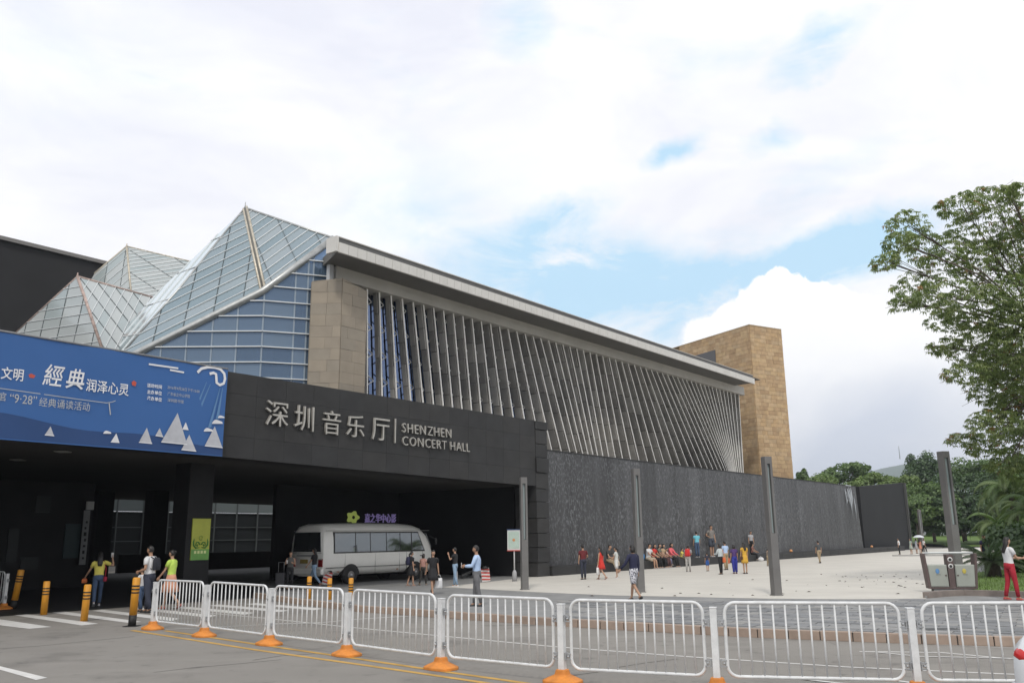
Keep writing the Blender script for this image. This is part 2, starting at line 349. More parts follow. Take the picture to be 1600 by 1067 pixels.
# core of the fascia
MBc = MB(); MBc.add([S(SL, T0-.12, zb(SL)), S(SR, T0-.12, zb(SR)), S(SR, T0-.12, 7.08), S(SL, T0-.12, 7.08), S(SL, T0-1.0, zb(SL)), S(SR, T0-1.0, zb(SR)), S(SR, T0-1.0, 7.08), S(SL, T0-1.0, 7.08)],
        [(0, 1, 2, 3), (5, 4, 7, 6), (3, 2, 6, 7), (1, 0, 4, 5), (0, 3, 7, 4), (1, 5, 6, 2)])
wobj(MBc, 'fascia', M_black, can)
# its stones
ns = 20
for c in range(ns):
    s0 = -24 + (SR+24)*c/ns; s1 = -24+(SR+24)*(c+1)/ns
    for r in range(4):
        a0 = zb(s0)+(7.1-zb(s0))*r/4; a1 = zb(s0)+(7.1-zb(s0))*(r+1)/4; b0 = zb(s1)+(7.1-zb(s1))*r/4; b1 = zb(s1)+(7.1-zb(s1))*(r+1)/4
        g_ = .003; dpt = .10+random.uniform(0, .005); mb = MB()
        mb.prism([S(s0+g_, T0-.118, a0+g_), S(s1-g_, T0-.118, b0+g_), S(s1-g_, T0-.118, b1-g_), S(s0+g_, T0-.118, a1-g_)], ND*dpt)
        wobj(mb, 'stone_panel', random.choice(STONE), can)
# pier at the right end, laid in uneven courses
z = 0.15; k = 0
while z < 7.05:
    h = random.uniform(.55, .85); h = min(h, 7.1-z); dd = random.uniform(-.03, .04)
    mb = MB().boxax(S(-.42, -.35+dd/2, z+h/2), UD*(.46+random.uniform(-.015, .015)), ND*(.62+dd/2), ZUP*(h/2-.012)); wobj(mb, 'pier_stone', random.choice(STONE), can, .012); z += h
wobj(MB().boxax(S(-.42, -.4, 3.6), UD*.40, ND*.55, ZUP*3.42), 'pier_core', M_black, can)
# soffit and roof slab: over the passage and on to the court behind
sf = MB(); sf.prism([S(SL, T0-1.0, zb(SL)+.02), S(-1, T0-1.0, 4.15), S(-1, -9, 4.15), S(8, -9, 4.15), S(8, -27, 4.2), S(SL, -27, zb(SL)-.2)], ZUP*.25); wobj(sf, 'soffit', M_soff, can)
rf = MB(); rf.prism([S(SL, T0-1.02, 6.75), S(-1.3, T0-1.02, 6.75), S(-1.3, -3.3, 6.75), S(-1.3, -27, 6.75), S(SL, -27, 6.75)], ZUP*.2); wobj(rf, 'roof_slab', M_black, can)
wobj(MB().add([S(SL, -1.6, .012), S(-1, -1.6, .012), S(-1, -9, .012), S(12, -9, .012), S(12, -29, .012), S(SL, -29, .012)], [(0, 1, 2, 3, 4, 5)]), 'floor_shade', mat('floor_shade_black', (.03, .03, .03), .6, .2, 1, spec=.3), can)  # shade under the canopy, put into the colour of a dark sheet
# columns
at0 = lambda x, y, Z: CAM+ray(x, y)*(Z/ray(x, y).dot(_fw))
colpos = [(-16.0, -2.9, .92), (*sco(at0(482, 850, 43.6))[:2], 1.02)]
for px_, Z in [(240, 44), (154, 44), (60, 42), (196-130, 60)]:
    v = ray(px_, 850); p = CAM+v*(Z/v.dot(_fw)); s_, t_, _ = sco(p); colpos.append((s_, t_, .85))
for s_, t_, w_ in colpos: wobj(MB().boxax(S(s_, t_, 2.15), UD*w_/2, ND*w_/2, ZUP*2.3), 'column', M_black, can, .02)
# walls under the canopy
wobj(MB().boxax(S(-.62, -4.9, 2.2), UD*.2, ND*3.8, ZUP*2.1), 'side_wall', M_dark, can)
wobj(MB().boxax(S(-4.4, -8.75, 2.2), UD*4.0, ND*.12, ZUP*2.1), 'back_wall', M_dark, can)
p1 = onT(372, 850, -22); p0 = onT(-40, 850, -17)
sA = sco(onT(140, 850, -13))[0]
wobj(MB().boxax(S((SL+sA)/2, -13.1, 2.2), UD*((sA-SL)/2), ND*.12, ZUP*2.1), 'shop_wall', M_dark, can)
# dim shop windows and posters in the shade
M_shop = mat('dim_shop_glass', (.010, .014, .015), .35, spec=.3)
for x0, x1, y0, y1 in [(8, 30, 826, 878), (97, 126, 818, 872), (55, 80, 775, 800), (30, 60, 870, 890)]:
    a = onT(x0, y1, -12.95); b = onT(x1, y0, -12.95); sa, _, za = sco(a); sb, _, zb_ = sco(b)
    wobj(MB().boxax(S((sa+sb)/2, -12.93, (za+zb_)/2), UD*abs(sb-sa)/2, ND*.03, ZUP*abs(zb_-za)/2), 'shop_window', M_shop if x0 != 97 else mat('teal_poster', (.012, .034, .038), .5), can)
# two small grey plates and fittings on the soffit
for x, y in [(98, 704), (28, 717)]:
    p = G(x, y, 4.5); wobj(MB().box(p-ZUP*.03, (.35, .35, .03)), 'ceiling_light', mat('dull_fitting', (.25, .25, .24), .5), can)
# stone letters: each one a solid metal character stood off the fascia
M_letter = mat('brushed_letter', (.48, .46, .42), .42, .1, 6, metal=.55)
sgn = thing('building_sign', 'raised metal sign reading 深圳音乐厅 SHENZHEN CONCERT HALL on the black canopy fascia', 'sign', S(-10.6, T0+.02, 5.7))
def letters(txt, x0, y0, x1, y1, xb, yb, off=0.0, tsign=T0+.03, root=sgn, m_=M_letter, name='letter', ext=.05, single=False):
    """characters spread from (x0..x1) with top line y0->y1 and bottom line y0b->y1b read off the photograph"""
    pass
CH = '深圳音乐厅'
boxes = [(414, 449, 627, 666), (459, 489, 634, 673), (503, 531, 642, 679), (540, 568, 649, 683), (580, 607, 654, 688)]
for ch, (x0, x1, y0, y1) in zip(CH, boxes):
    me = text_mesh(ch, 1.0, .04, -.002); xs = [v.co.x for v in me.vertices]; ys = [v.co.y for v in me.vertices]
    a = onT(x0, (y0+y1)/2, T0+.03); b = onT(x1, (y0+y1)/2, T0+.03); sa, sb = sco(a)[0], sco(b)[0]
    za = sco(onT((x0+x1)/2, y1, T0+.03))[2]; zc = sco(onT((x0+x1)/2, y0, T0+.03))[2]
    kx = (sb-sa)/(max(xs)-min(xs)); kz = (zc-za)/(max(ys)-min(ys))
    me.transform(Matrix.Translation((-min(xs), -min(ys), 0)))
    place_text(me, 'letter', M_letter, sgn, S(sa, T0+.06, za), UD, ZUP, kx, kz)
a = sco(onT(617, 654, T0+.03)); b = sco(onT(617, 692, T0+.03))
wobj(MB().boxax(S(a[0], T0+.05, (a[2]+b[2])/2), UD*.025, ND*.03, ZUP*(a[2]-b[2])/2), 'divider_bar', M_letter, sgn)
def latin(txt, x0, x1, yt0, yb0):
    sa = sco(onT(x0, yt0, T0+.03)); sb = sco(onT(x1, yt0+.12*(x1-x0), T0+.03)); zc = sa[2]; za = sco(onT(x0, yb0, T0+.03))[2]
    full = text_mesh(txt, 1.0, 0, .01); w_ = max(v.co.x for v in full.vertices); bpy.data.meshes.remove(full)
    kx = (sb[0]-sa[0])/w_; x = 0.0
    hm = text_mesh('H', 1.0, 0, 0.01); hh = max(v.co.y for v in hm.vertices); kz = (zc-za)/hh
    for i, ch in enumerate(txt):
        if ch == ' ': continue
        pre = text_mesh(txt[:i+1], 1.0, 0, .01); x2 = max(v.co.x for v in pre.vertices)
        me = text_mesh(ch, 1.0, .035, -.008); mx = max(v.co.x for v in me.vertices)
        me.transform(Matrix.Translation((-mx, 0, 0)) ); me.transform(Matrix.Diagonal((.90, 1, 1, 1))); me.transform(Matrix.Translation((x2-.02, 0, 0))); place_text(me, 'letter', M_letter, sgn, S(sa[0], T0+.06, za), UD, ZUP, kx, kz*.92)
latin('SHENZHEN', 626, 704, 659, 675); latin('CONCERT HALL', 626, 733, 679.5, 695)
# ================================================================== the blue banner hung on the fascia
TB = T0+.16
def bn(x, y): return onT(x, y, TB)
ban = thing('banner', 'wide blue printed event banner with white Chinese lettering and paper mountains along the canopy edge', 'banner', S(-24, TB, 5.6))
M_blue = mat('banner_blue', (.030, .115, .33), .6, .10, .12)
nb = 40; rows = [[], []]
tl, bl, tr, br = bn(-30, 508.5), bn(-30, 680.5), bn(356, 577.5), bn(347.5, 713)
far = UD*(-14)
grid = MB(); nx, nz = 50, 8
L0 = (tl+far, bl+far)
def bpt(u, v):
    top = L0[0]*(1-u)+tr*u; bot = L0[1]*(1-u)+br*u; p = bot*(1-v)+top*v
    return p+ND*(.012*math.sin(u*60+v*3)+.01*math.sin(u*31-v*5))
vs = [bpt(i/nx, j/nz) for j in range(nz+1) for i in range(nx+1)]
grid.add(vs, [(j*(nx+1)+i, j*(nx+1)+i+1, (j+1)*(nx+1)+i+1, (j+1)*(nx+1)+i) for j in range(nz) for i in range(nx)], 0, True)
# the darker sea printed along the foot of the cloth
sea = mat('banner_sea', (.014, .055, .175), .6, .12, .2)
wobj(grid, 'cloth', M_blue, ban)
seam = MB(); vv = []
for i in range(nx+1):
    for v in (.012, .17+.05*math.sin(i*.23)+.03*math.sin(i*.6)): vv.append(bpt(i/nx, v)+ND*.004)
seam.add(vv, [(2*i, 2*i+2, 2*i+3, 2*i+1) for i in range(nx)], 0, True); wobj(seam, 'printed_sea', sea, ban)
rail = MB().tube([L0[0]+ZUP*.02, tr+ZUP*.02], .03, 6); wobj(rail, 'rail', mat('grey_metal', (.3, .3, .3), .5, metal=.5), ban)
M_print = mat('white_print', (.72, .73, .75), .6); M_pgrey = mat('pale_print', (.42, .44, .46), .6); M_red = mat('red_print', (.50, .08, .05), .6); M_lblue = mat('light_blue_print', (.10, .22, .42), .6)
def btext(txt, x0, x1, y0, y1, m_, off=.0, shear=0.0, name='printed_line'):
    """y0/y1: top and bottom of the line at its left end"""
    me = text_mesh(txt, 1.0, 0, off, shear); xs = [v.co.x for v in me.vertices]; ys = [v.co.y for v in me.vertices]
    if not xs: return
    a = sco(bn(x0, y1)); zc = sco(bn(x0, y0))[2]; sb = sco(bn(x1, y1+.14*(x1-x0)))[0]
    kx = (sb-a[0])/(max(xs)-min(xs)); kz = (zc-a[2])/(max(ys)-min(ys)); me.transform(Matrix.Translation((-min(xs), -min(ys), 0)))
    return place_text(me, name, m_, ban, S(a[0], TB+.022, a[2]), UD, ZUP, kx, kz)
btext('文明', 0, 35, 572, 592, M_print, .012)
btext('經', 65, 98, 567, 601, M_print, .008, .15); btext('典', 101, 130, 574, 606, M_print, .012, .12)
btext('润泽心灵', 133, 200, 591, 611, M_print, .010)
btext('馆', -8, 8, 611.5, 625, M_pgrey); btext('“9·28”', 14, 56, 614.5, 628.5, M_pgrey); btext('经典诵读活动', 60, 139, 620.5, 634.5, M_pgrey)
for k, (tx, y) in enumerate([('活动时间', 598.5), ('主办单位', 608.5), ('承办单位', 618.5)]):
    btext(tx, 229, 252, y, y+6.5, M_print, .02)
    btext(['2016年9月28日下午15:00', '广东省立中山学院', '深圳图书馆'][k], 261, [311, 296, 286][k], y+3.5, y+9, M_pgrey)
def bpoly(pts, m_, name='printed_shape', lift=.02):
    mb = MB(); ps = [bn(x, y)+ND*lift for x, y in pts]; mb.add(ps, [tuple(range(len(ps)))]); return wobj(mb, name, m_, ban)
def bline(pts, wd, m_, lift=.02, name='printed_shape'):
    mb = MB(); ps = [bn(x, y)+ND*lift for x, y in pts]; vs = []
    for i, p in enumerate(ps):
        t = (ps[min(i+1, len(ps)-1)]-ps[max(i-1, 0)]).normalized(); q = ND.cross(t)*wd/2; vs += [p+q, p-q]
    mb.add(vs, [(2*i, 2*i+1, 2*i+3, 2*i+2) for i in range(len(ps)-1)]); return wobj(mb, name, m_, ban)
bline([(-20, 604), (60, 615), (120, 623.5), (166, 629.5), (175, 628), (180, 626)], .02, M_pgrey); bline([(170, 630), (172, 648)], .03, M_pgrey)
bpoly([(44, 586), (48, 583.5), (55, 587), (52, 591), (46, 590)], M_red); bpoly([(205, 597), (209, 594.5), (213, 598), (211, 603.5), (206, 602)], M_red)
bline([(232, 569), (278, 575.5)], .05, M_print); bline([(265, 578), (287, 582)], .05, M_print)
M_mtn = mat('paper_mountain', (.46, .47, .50), .7, .12, 3); M_mtn2 = mat('white_mountain', (.68, .69, .71), .7)
for tri in [((78.5, 666), (69, 680), (84, 681.5)), ((229, 668), (216, 691.5), (237, 693.5)), ((249, 668.5), (242, 681), (254.5, 683)), ((277, 645), (251, 691), (292, 695)), ((295, 679), (282.5, 703), (306, 705.5)), ((335, 666), (319, 697), (347, 700))]:
    bpoly(tri, M_mtn, 'printed_mountain', .02 if tri[0][0] != 295 else .026)
    (ax, ay), (bx, by), (cx, cy) = tri; bpoly([(bx, by), (cx, cy), (cx-.4, cy-1.6), (bx+.5, by-1.6)], M_mtn2, 'printed_mountain', .03)
for tri in [((181, 677), (172, 691), (186, 692)), ((289.5, 659.5), (284, 671), (294, 672))]: bpoly(tri, M_mtn2, 'printed_mountain', .028)
for cx, cy, r in [(167, 677.5, 6), (325, 674, 7), (339, 662, 8), (345, 653, 5)]:
    bpoly([(cx+r*1.05*math.cos(a), cy-r*.75*math.sin(a)*(1+.15*math.cos(3*a))) for a in [k*math.pi/9 for k in range(10)]], M_mtn2, 'printed_cloud', .024)
bline([(308, 582), (314, 576), (324, 573.5), (335, 574), (344, 577), (350, 584), (351, 592), (349, 599), (343, 601.5), (338, 598), (337.5, 590), (337, 584.5), (333, 582.5), (327, 584)], .085, M_print)
for x0, y0, x1, y1 in [(322, 597, 296, 660), (328, 600, 302, 660), (343, 606, 326, 668), (347, 606, 338, 655)]: bpoly([(x0, y0), (x0+1, y0), (x1+3.5, y1), (x1-1.5, y1)], M_lblue, 'printed_ray', .014)

# ================================================================== glass skins cut into panes
def clip(poly, axis, val, keep_gt):
    r = []
    for i in range(len(poly)):
        a, b = poly[i-1], poly[i]; fa = (a[axis]-val)*(1 if keep_gt else -1); fb = (b[axis]-val)*(1 if keep_gt else -1)
        if (fa >= 0) != (fb >= 0): t = fa/(fa-fb); r.append((a[0]+(b[0]-a[0])*t, a[1]+(b[1]-a[1])*t))
        if fb >= 0: r.append(b)
    return r
def area(p): return abs(sum(p[i-1][0]*p[i][1]-p[i][0]*p[i-1][1] for i in range(len(p))))/2
def skin(root, poly, e1, e2, s1, s2, m_glass, m_bar, m_joint, out_n, bar=.05, joint=.03, o1=0., o2=0., pane_name='glass_pane', depth=.045, stag=None, back=None):
    """cut a flat polygon into panes: strong bars run along e1 every s2, fine joints along e2 every s1"""
    O = poly[0]; nrm = e1.cross(e2).normalized(); nrm = nrm if nrm.dot(out_n) > 0 else -nrm
    # solve a*e1+b*e2
    g11, g12, g22 = e1.dot(e1), e1.dot(e2), e2.dot(e2); det = g11*g22-g12*g12
    def ab(p): q = p-O; x, y = q.dot(e1), q.dot(e2); return ((x*g22-y*g12)/det, (y*g11-x*g12)/det)
    P = [ab(p) for p in poly]; W = lambda a, b: O+e1*a+e2*b
    amin, amax = min(p[0] for p in P), max(p[0] for p in P); bmin, bmax = min(p[1] for p in P), max(p[1] for p in P)
    j0, j1 = math.floor((bmin-o2)/s2), math.ceil((bmax-o2)/s2); jm = MB()
    for j in range(j0, j1):
        rowp = clip(clip(P, 1, o2+j*s2, True), 1, o2+(j+1)*s2, False)
        if len(rowp) < 3: continue
        sh_ = 0
        i0, i1 = math.floor((amin-o1)/s1), math.ceil((amax-o1)/s1)
        for i in range(i0, i1):
            q = clip(clip(rowp, 0, o1+i*s1+sh_, True), 0, o1+(i+1)*s1+sh_, False)
            if len(q) < 3 or area(q) < .0015*s1*s2: continue
            c = (sum(x for x, y in q)/len(q), sum(y for x, y in q)/len(q))
            pts = [W(*p) for p in q]; cw = W(*c); tilt = Vector((random.uniform(-1, 1), random.uniform(-1, 1), random.uniform(-1, 1)))*.010
            pts = [p+(cw-p).normalized()*min(.007, (cw-p).length*.2) for p in pts]; pts = [p+nrm*((p-cw).dot(tilt)) for p in pts]
            mb = MB().prism([p-nrm*.02 for p in pts], nrm*.02); wobj(mb, pane_name, random.choice(m_glass), root)
        if j > j0:
            seg = [p for p in rowp if abs(p[1]-(o2+j*s2)) < 1e-6]
            if len(seg) >= 2:
                a = W(*min(seg)); b = W(*max(seg))
                if (b-a).length > .1:
                    t = (b-a).normalized(); mb = MB().boxax((a+b)/2+nrm*(depth*.3), (b-a)/2, t.cross(nrm)*bar/2, nrm*depth/2); wobj(mb, 'glazing_bar', m_bar, root)
    i0, i1 = math.floor((amin-o1)/s1), math.ceil((amax-o1)/s1)
    for i in range(i0+1, i1):
        l1 = clip(P, 0, o1+i*s1, True)
        seg = [p for p in l1 if abs(p[0]-(o1+i*s1)) < 1e-6]
        if len(seg) >= 2:
            a = W(*min(seg, key=lambda p: p[1])); b = W(*max(seg, key=lambda p: p[1]))
            if (b-a).length > .1: t = (b-a).normalized(); wobj(MB().boxax((a+b)/2+nrm*.004, (b-a)/2, t.cross(nrm)*joint/2, nrm*.02), 'glazing_joint', m_joint, root)
    if back: wobj(MB().add([p-nrm*.12 for p in poly], [tuple(range(len(poly)))]), 'inner_lining', back, root)
    return nrm
def glassmat(name, tint, refl, rough, clear, tcol):
    if name in MATS: return MATS[name]
    mt = bpy.data.materials.new(name); mt.use_nodes = True; t = mt.node_tree; t.nodes.clear(); o = t.nodes.new('ShaderNodeOutputMaterial')
    d = t.nodes.new('ShaderNodeBsdfDiffuse'); d.inputs[0].default_value = (*tint, 1)
    tr_ = t.nodes.new('ShaderNodeBsdfTransparent'); tr_.inputs[0].default_value = (*tcol, 1)
    g = t.nodes.new('ShaderNodeBsdfGlossy'); g.inputs['Color'].default_value = (*refl, 1); g.inputs['Roughness'].default_value = rough
    m1 = t.nodes.new('ShaderNodeMixShader'); m1.inputs[0].default_value = clear; t.links.new(d.outputs[0], m1.inputs[1]); t.links.new(tr_.outputs[0], m1.inputs[2])
    fr = t.nodes.new('ShaderNodeFresnel'); fr.inputs[0].default_value = 1.9
    m2 = t.nodes.new('ShaderNodeMixShader'); t.links.new(fr.outputs[0], m2.inputs[0]); t.links.new(m1.outputs[0], m2.inputs[1]); t.links.new(g.outputs[0], m2.inputs[2]); t.links.new(m2.outputs[0], o.inputs[0])
    MATS[name] = mt; return mt
GL_ROOF = [glassmat('roof_glass_%d' % i, c, (.75, .85, .88), .06, .25, (.55, .7, .7)) for i, c in enumerate([(.28, .345, .385), (.32, .38, .415), (.25, .32, .36), (.36, .41, .44)])]
GL_SHEEN = [glassmat('sky_sheen_glass_%d' % i, c, (.8, .86, .88), .10, .15, (.7, .8, .8)) for i, c in enumerate([(.46, .50, .50), (.51, .54, .535), (.41, .465, .47), (.48, .515, .515)])]  # sky light reflected and let through, put into paler glass tints
GL_WALL = [glassmat('blue_wall_glass_%d' % i, c, (.55, .72, .95), .03, .5, (.35, .5, .72)) for i, c in enumerate([(.155, .225, .315), (.19, .265, .355), (.12, .18, .26), (.24, .32, .40)])]
M_bar = mat('pale_glazing_bar', (.68, .70, .70), .4, metal=.3); M_joint = mat('dark_glazing_joint', (.06, .075, .08), .6); M_pipe = mat('steel_edge_pipe', (.42, .43, .42), .38, .15, 4, metal=.6)
M_lin = mat('glass_lining', (.10, .125, .13), .9); M_gold = mat('golden_ridge', (.52, .47, .38), .45, .25, 6, metal=.3); M_rust = mat('worn_red_ridge', (.40, .30, .26), .6, .35, 5)

# the big faceted glass roof and the glass wall under it
hall = thing('glass_hall', 'tallest glass pyramid roof with its blue glazed wall beside the beige stone block', 'glass building', S(-14, -3, 6.8))
Cc = onT(514, 450, -3.0); Cz = lambda p, z: Vector((p.x, p.y, z))
dR = yawv(69.5); nR = Vector((dR.y, -dR.x, 0)); dL = yawv(88.5); nL = Vector((dL.y, -dL.x, 0))
P0 = onplane(522, 372.5, Cc+dR*.2, nR)
Bv = onplane(410, 520, Cc, nR); P1 = onplane(411, 455, Cc, nR)
P2 = onplane(222, 548.5, Bv, nL); P2b = onplane(150, 585, Bv, nL)
nBig = Vector((-.3, -.8, .5))
apx = ray(383, 325); APEX = CAM+apx*((Bv-CAM).dot(_fw)+5.5)/apx.dot(_fw)
# left face
nl_ = (P1-APEX).cross(P2-APEX).normalized()
SIL = onplane(196, 546, APEX, nl_); SIL0 = onplane(281, 450, APEX, nl_)
ex1 = (P1-P2).normalized(); ex2 = (onplane(373, 660-130, APEX, nl_)-onplane(373+16, 660-230, APEX, nl_)).normalized()
skin(hall, [P2, P1, APEX, SIL0, SIL, onplane(190, 562, APEX, nl_)], ex1, ex2, 1.3, .62, GL_ROOF, M_bar, M_joint, Vector((-.4, -.6, .7)), .035, .03, .4, .0, back=M_lin)
nr_ = (P1-APEX).cross(P0-APEX).normalized()
fx1 = (P0-P1).normalized(); fx2 = (onplane(440, 430, APEX, nr_)-onplane(405, 347, APEX, nr_)).normalized()
skin(hall, [P1, P0, APEX], fx1, fx2, 1.3, .62, GL_ROOF, M_bar, M_joint, Vector((.2, -.7, .7)), .04, .03, .5, .1, back=M_lin)
# narrow far face seen edge on
vq = ray(240, 463); Q1 = CAM+vq*((SIL0-CAM).dot(_fw)+3.2)/vq.dot(_fw); vq = ray(180, 558); Q2 = CAM+vq*((SIL-CAM).dot(_fw)+.8)/vq.dot(_fw)
q_n = (SIL0-APEX).cross(Q1-APEX).normalized()
Q2 = Q2-q_n*(Q2-APEX).dot(q_n); S2_ = SIL-q_n*(SIL-APEX).dot(q_n)
skin(hall, [APEX, SIL0, S2_, Q2, onplane(199, 508, APEX, q_n), Q1], (SIL0-APEX).normalized(), (Q1-SIL0).normalized(), 2.0, 1.2, GL_SHEEN, M_bar, M_bar, Vector((-1, -.2, .4)), .03, .03, back=None)
wobj(MB().tube([P0, P1, P2, P2b], .15, 10), 'edge_pipe', M_pipe, hall)
for k_ in (-.09, .09): wobj(MB().tube([APEX+fx1*k_, P1+fx1*k_+ZUP*.05], .06, 6), 'ridge_rail', M_gold, hall)
wobj(MB().tube([APEX, APEX-(APEX-P1)*.06, P1+ZUP*.02], .06, 6), 'ridge_gutter', mat('dark_ridge', (.12, .12, .11), .6), hall)
wobj(MB().tube([APEX, P0], .06, 6), 'ridge_cap', M_pipe, hall); wobj(MB().tube([APEX, SIL0, SIL], .05, 6), 'ridge_cap', M_pipe, hall)
wobj(MB().tube([APEX-ZUP*.1, APEX+ZUP*.28], [.04, .015], 6), 'finial', M_pipe, hall)
# glazed wall: right facet, left facet
zlo = 6.9
GLW = GL_WALL
def wallgrid(poly, e1, nrm, xs, name):
    """panes between given upright positions (pixels turned into lengths) and storeys of equal height"""
    O = poly[0]
    P = [((p-O).dot(e1), p.z) for p in poly]; hz = .62; zoff = P1.z-1.02
    lo = min(p[1] for p in P); hi = max(p[1] for p in P)
    for k in range(math.floor((lo-zoff)/hz), math.ceil((hi-zoff)/hz)):
        rp = clip(clip(P, 1, zoff+k*hz, True), 1, zoff+(k+1)*hz, False)
        if len(rp) < 3: continue
        for a, b in zip(xs, xs[1:]):
            q = clip(clip(rp, 0, a, True), 0, b, False)
            if len(q) < 3 or area(q) < .02: continue
            pts = [Vector((O.x, O.y, 0))+e1*x+ZUP*z_ for x, z_ in q]; cw = sum(pts, Vector())/len(pts); pts = [p+(cw-p).normalized()*.015 for p in pts]
            tl_ = random.uniform(-.02, .02); pts = [p+nrm*((p.z-cw.z)*tl_) for p in pts]
            wobj(MB().prism([p-nrm*.02 for p in pts], nrm*.02), 'wall_pane', random.choice(GLW), hall)
        seg = [p for p in rp if abs(p[1]-(zoff+k*hz)) < 1e-6]
        if len(seg) >= 2:
            a = min(seg)[0]; b = max(seg)[0]
            if b-a > .2: c = Vector((O.x, O.y, 0))+e1*((a+b)/2)+ZUP*(zoff+k*hz); wobj(MB().boxax(c+nrm*.05, e1*((b-a)/2), nrm*.04, ZUP*.02), 'transom', M_bar, hall)
    for x in xs:
        cl = clip(P, 0, x-1e-4, True); cl = [p for p in cl if abs(p[0]-(x-1e-4)) < 1e-3]
        if len(cl) >= 2:
            a = min(p[1] for p in cl); b = max(p[1] for p in cl)
            if b-a > .2: c = Vector((O.x, O.y, 0))+e1*x+ZUP*((a+b)/2); wobj(MB().boxax(c-nrm*.06, e1*.03, nrm*.08, ZUP*((b-a)/2)), 'mullion', mat('blue_grey_mullion', (.26, .32, .38), .5), hall)
rp_ = [Cz(Bv, zlo), Cz(Cc, zlo), Cz(Cc, P0.z-.1), Cz(Bv, P1.z-.12)]
xr = [0.0]+[(onplane(x, 520, Cc, nR)-Cz(Bv, 0)).dot(dR) for x in (458.5, 478, 486)]+[(Cc-Bv).dot(dR)]
wallgrid(rp_, dR, nR, xr, 'r')
Lend = onplane(150, 585, Bv, nL)
lp_ = [Cz(Bv, zlo), Cz(Bv, P1.z-.12), Cz(P2, P2.z-.12), Cz(Lend, max(zlo, Lend.z-.12)), Cz(Lend, zlo)]
xl = sorted([0.0]+[(onplane(x, 540, Bv, nL)-Cz(Bv, 0)).dot(dL) for x in (369, 330.5, 291, 252, 213, 175)])
wallgrid(lp_, dL, nL, xl, 'l')
for x, w_, m_ in [(457, .10, mat('pale_blue_fin', (.30, .42, .52), .4)), (481, .22, mat('pale_blue_fin', (.30, .42, .52), .4))]:
    p = onplane(x, 520, Cc, nR); wobj(MB().boxax(Cz(p, 9.4)-nR*.12, dR*w_, nR*.05, ZUP*2.5), 'glass_fin', m_, hall)
p = onplane(406, 520, Cc, nR); wobj(MB().boxax(Cz(Bv, 8.6)-nL*.14-dL*.1, dL*.1, nL*.04, ZUP*1.9), 'glass_fin', mat('pale_blue_fin', (.30, .42, .52), .4), hall)
# room behind the glass: back wall, floor and two slanting tan struts
M_room = mat('hall_inside', (.06, .08, .11), .9, .3, .3)
wobj(MB().boxax(Cz(Bv, 9.0)-nL*3.0-dL*1.2, dL*3.2, nL*.1, ZUP*3), 'inner_wall', M_room, hall)
wobj(MB().boxax(Cz(Bv, 6.99)-nL*2.6-dL*1.0, dL*3.5, nL*2.8, ZUP*.04), 'inner_floor', M_room, hall)
M_strut = mat('tan_strut', (.30, .22, .15), .7)
for (xa, ya), (xb, yb) in [((365, 510), (318, 570)), ((270, 545), (285, 565))]:
    a = onplane(xa, ya, Bv-nL*1.0, nL); b = onplane(xb, yb, Bv-nL*1.0, nL); wobj(MB().tube([a, b+(b-a)*.5], .16, 8), 'strut', M_strut, hall)
# two lesser pyramids
def frust(x, y, dz): v = ray(x, y); return CAM+v*(dz/v.dot(_fw))
def pyramid(label, apex, faces, ridge, m_ridge, glass):
    r = thing('glass_pyramid', label, 'glass pyramid', (apex.x, apex.y, 7.0))
    for poly, e1, e2, s1, s2, o1, o2 in faces: skin(r, poly, e1, e2, s1, s2, glass, M_bar, M_joint, Vector((-.3, -.8, .5)), .03, .03, o1, o2, back=M_lin)
    for a, b, rr in ridge: wobj(MB().tube([a, b], rr, 6), 'ridge_cap', m_ridge, r)
    wobj(MB().tube([apex-ZUP*.1, apex+ZUP*.2], [.06, .03], 6), 'finial', m_ridge, r); return r
A2 = frust(121, 432, 45.5); B2 = frust(160, 546, 42.5); L2 = frust(20, 524, 46); R2 = frust(240, 465, 47.5); R2b = frust(194, 552, 43.6)
nA2 = (B2-A2).cross(R2-A2).normalized(); R2b = onplane(200, 556, A2, nA2)
nB2 = (B2-A2).cross(L2-A2).normalized()
pyramid('front glass pyramid with red ridge rising over the blue banner', A2, [
    ([B2, R2b, R2, A2], (onplane(230, 470, A2, nA2)-onplane(196, 542, A2, nA2)).normalized(), (onplane(195, 535, A2, nA2)-onplane(140, 465, A2, nA2)).normalized(), 1.05, .62, .2, .1),
    ([B2, A2, L2, onplane(20, 545, A2, nB2)], (onplane(150, 505, A2, nB2)-onplane(70, 516, A2, nB2)).normalized(), (onplane(95, 535, A2, nB2)-onplane(110, 470, A2, nB2)).normalized(), 1.35, .56, .5, .1)],
    [(A2, B2, .08), (A2, L2, .04), (A2, R2, .06), (R2, R2b, .07)], M_rust, GL_SHEEN)
A3 = frust(198, 385, 58); B3 = frust(206, 470, 55); L3 = frust(120, 450, 57); R3 = frust(320, 414, 58); R3b = frust(240, 500, 54)
nA3 = (B3-A3).cross(R3-A3).normalized(); R3b = onplane(255, 490, A3, nA3); nB3 = (B3-A3).cross(L3-A3).normalized()
pyramid('rear pale glass pyramid between the front one and the tallest', A3, [
    ([B3, R3b, R3, A3], (onplane(290, 428, A3, nA3)-onplane(210, 440, A3, nA3)).normalized(), (onplane(272, 432, A3, nA3)-onplane(217, 396, A3, nA3)).normalized(), 1.7, .42, .3, .1),
    ([B3, A3, L3, onplane(150, 475, A3, nB3)], (onplane(200, 400, A3, nB3)-onplane(165, 430, A3, nB3)).normalized(), (onplane(182, 450, A3, nB3)-onplane(190, 400, A3, nB3)).normalized(), 1.6, .8, .3, .1)],
    [(A3, B3, .07), (A3, L3, .05), (A3, R3, .05)], M_gold, GL_SHEEN)
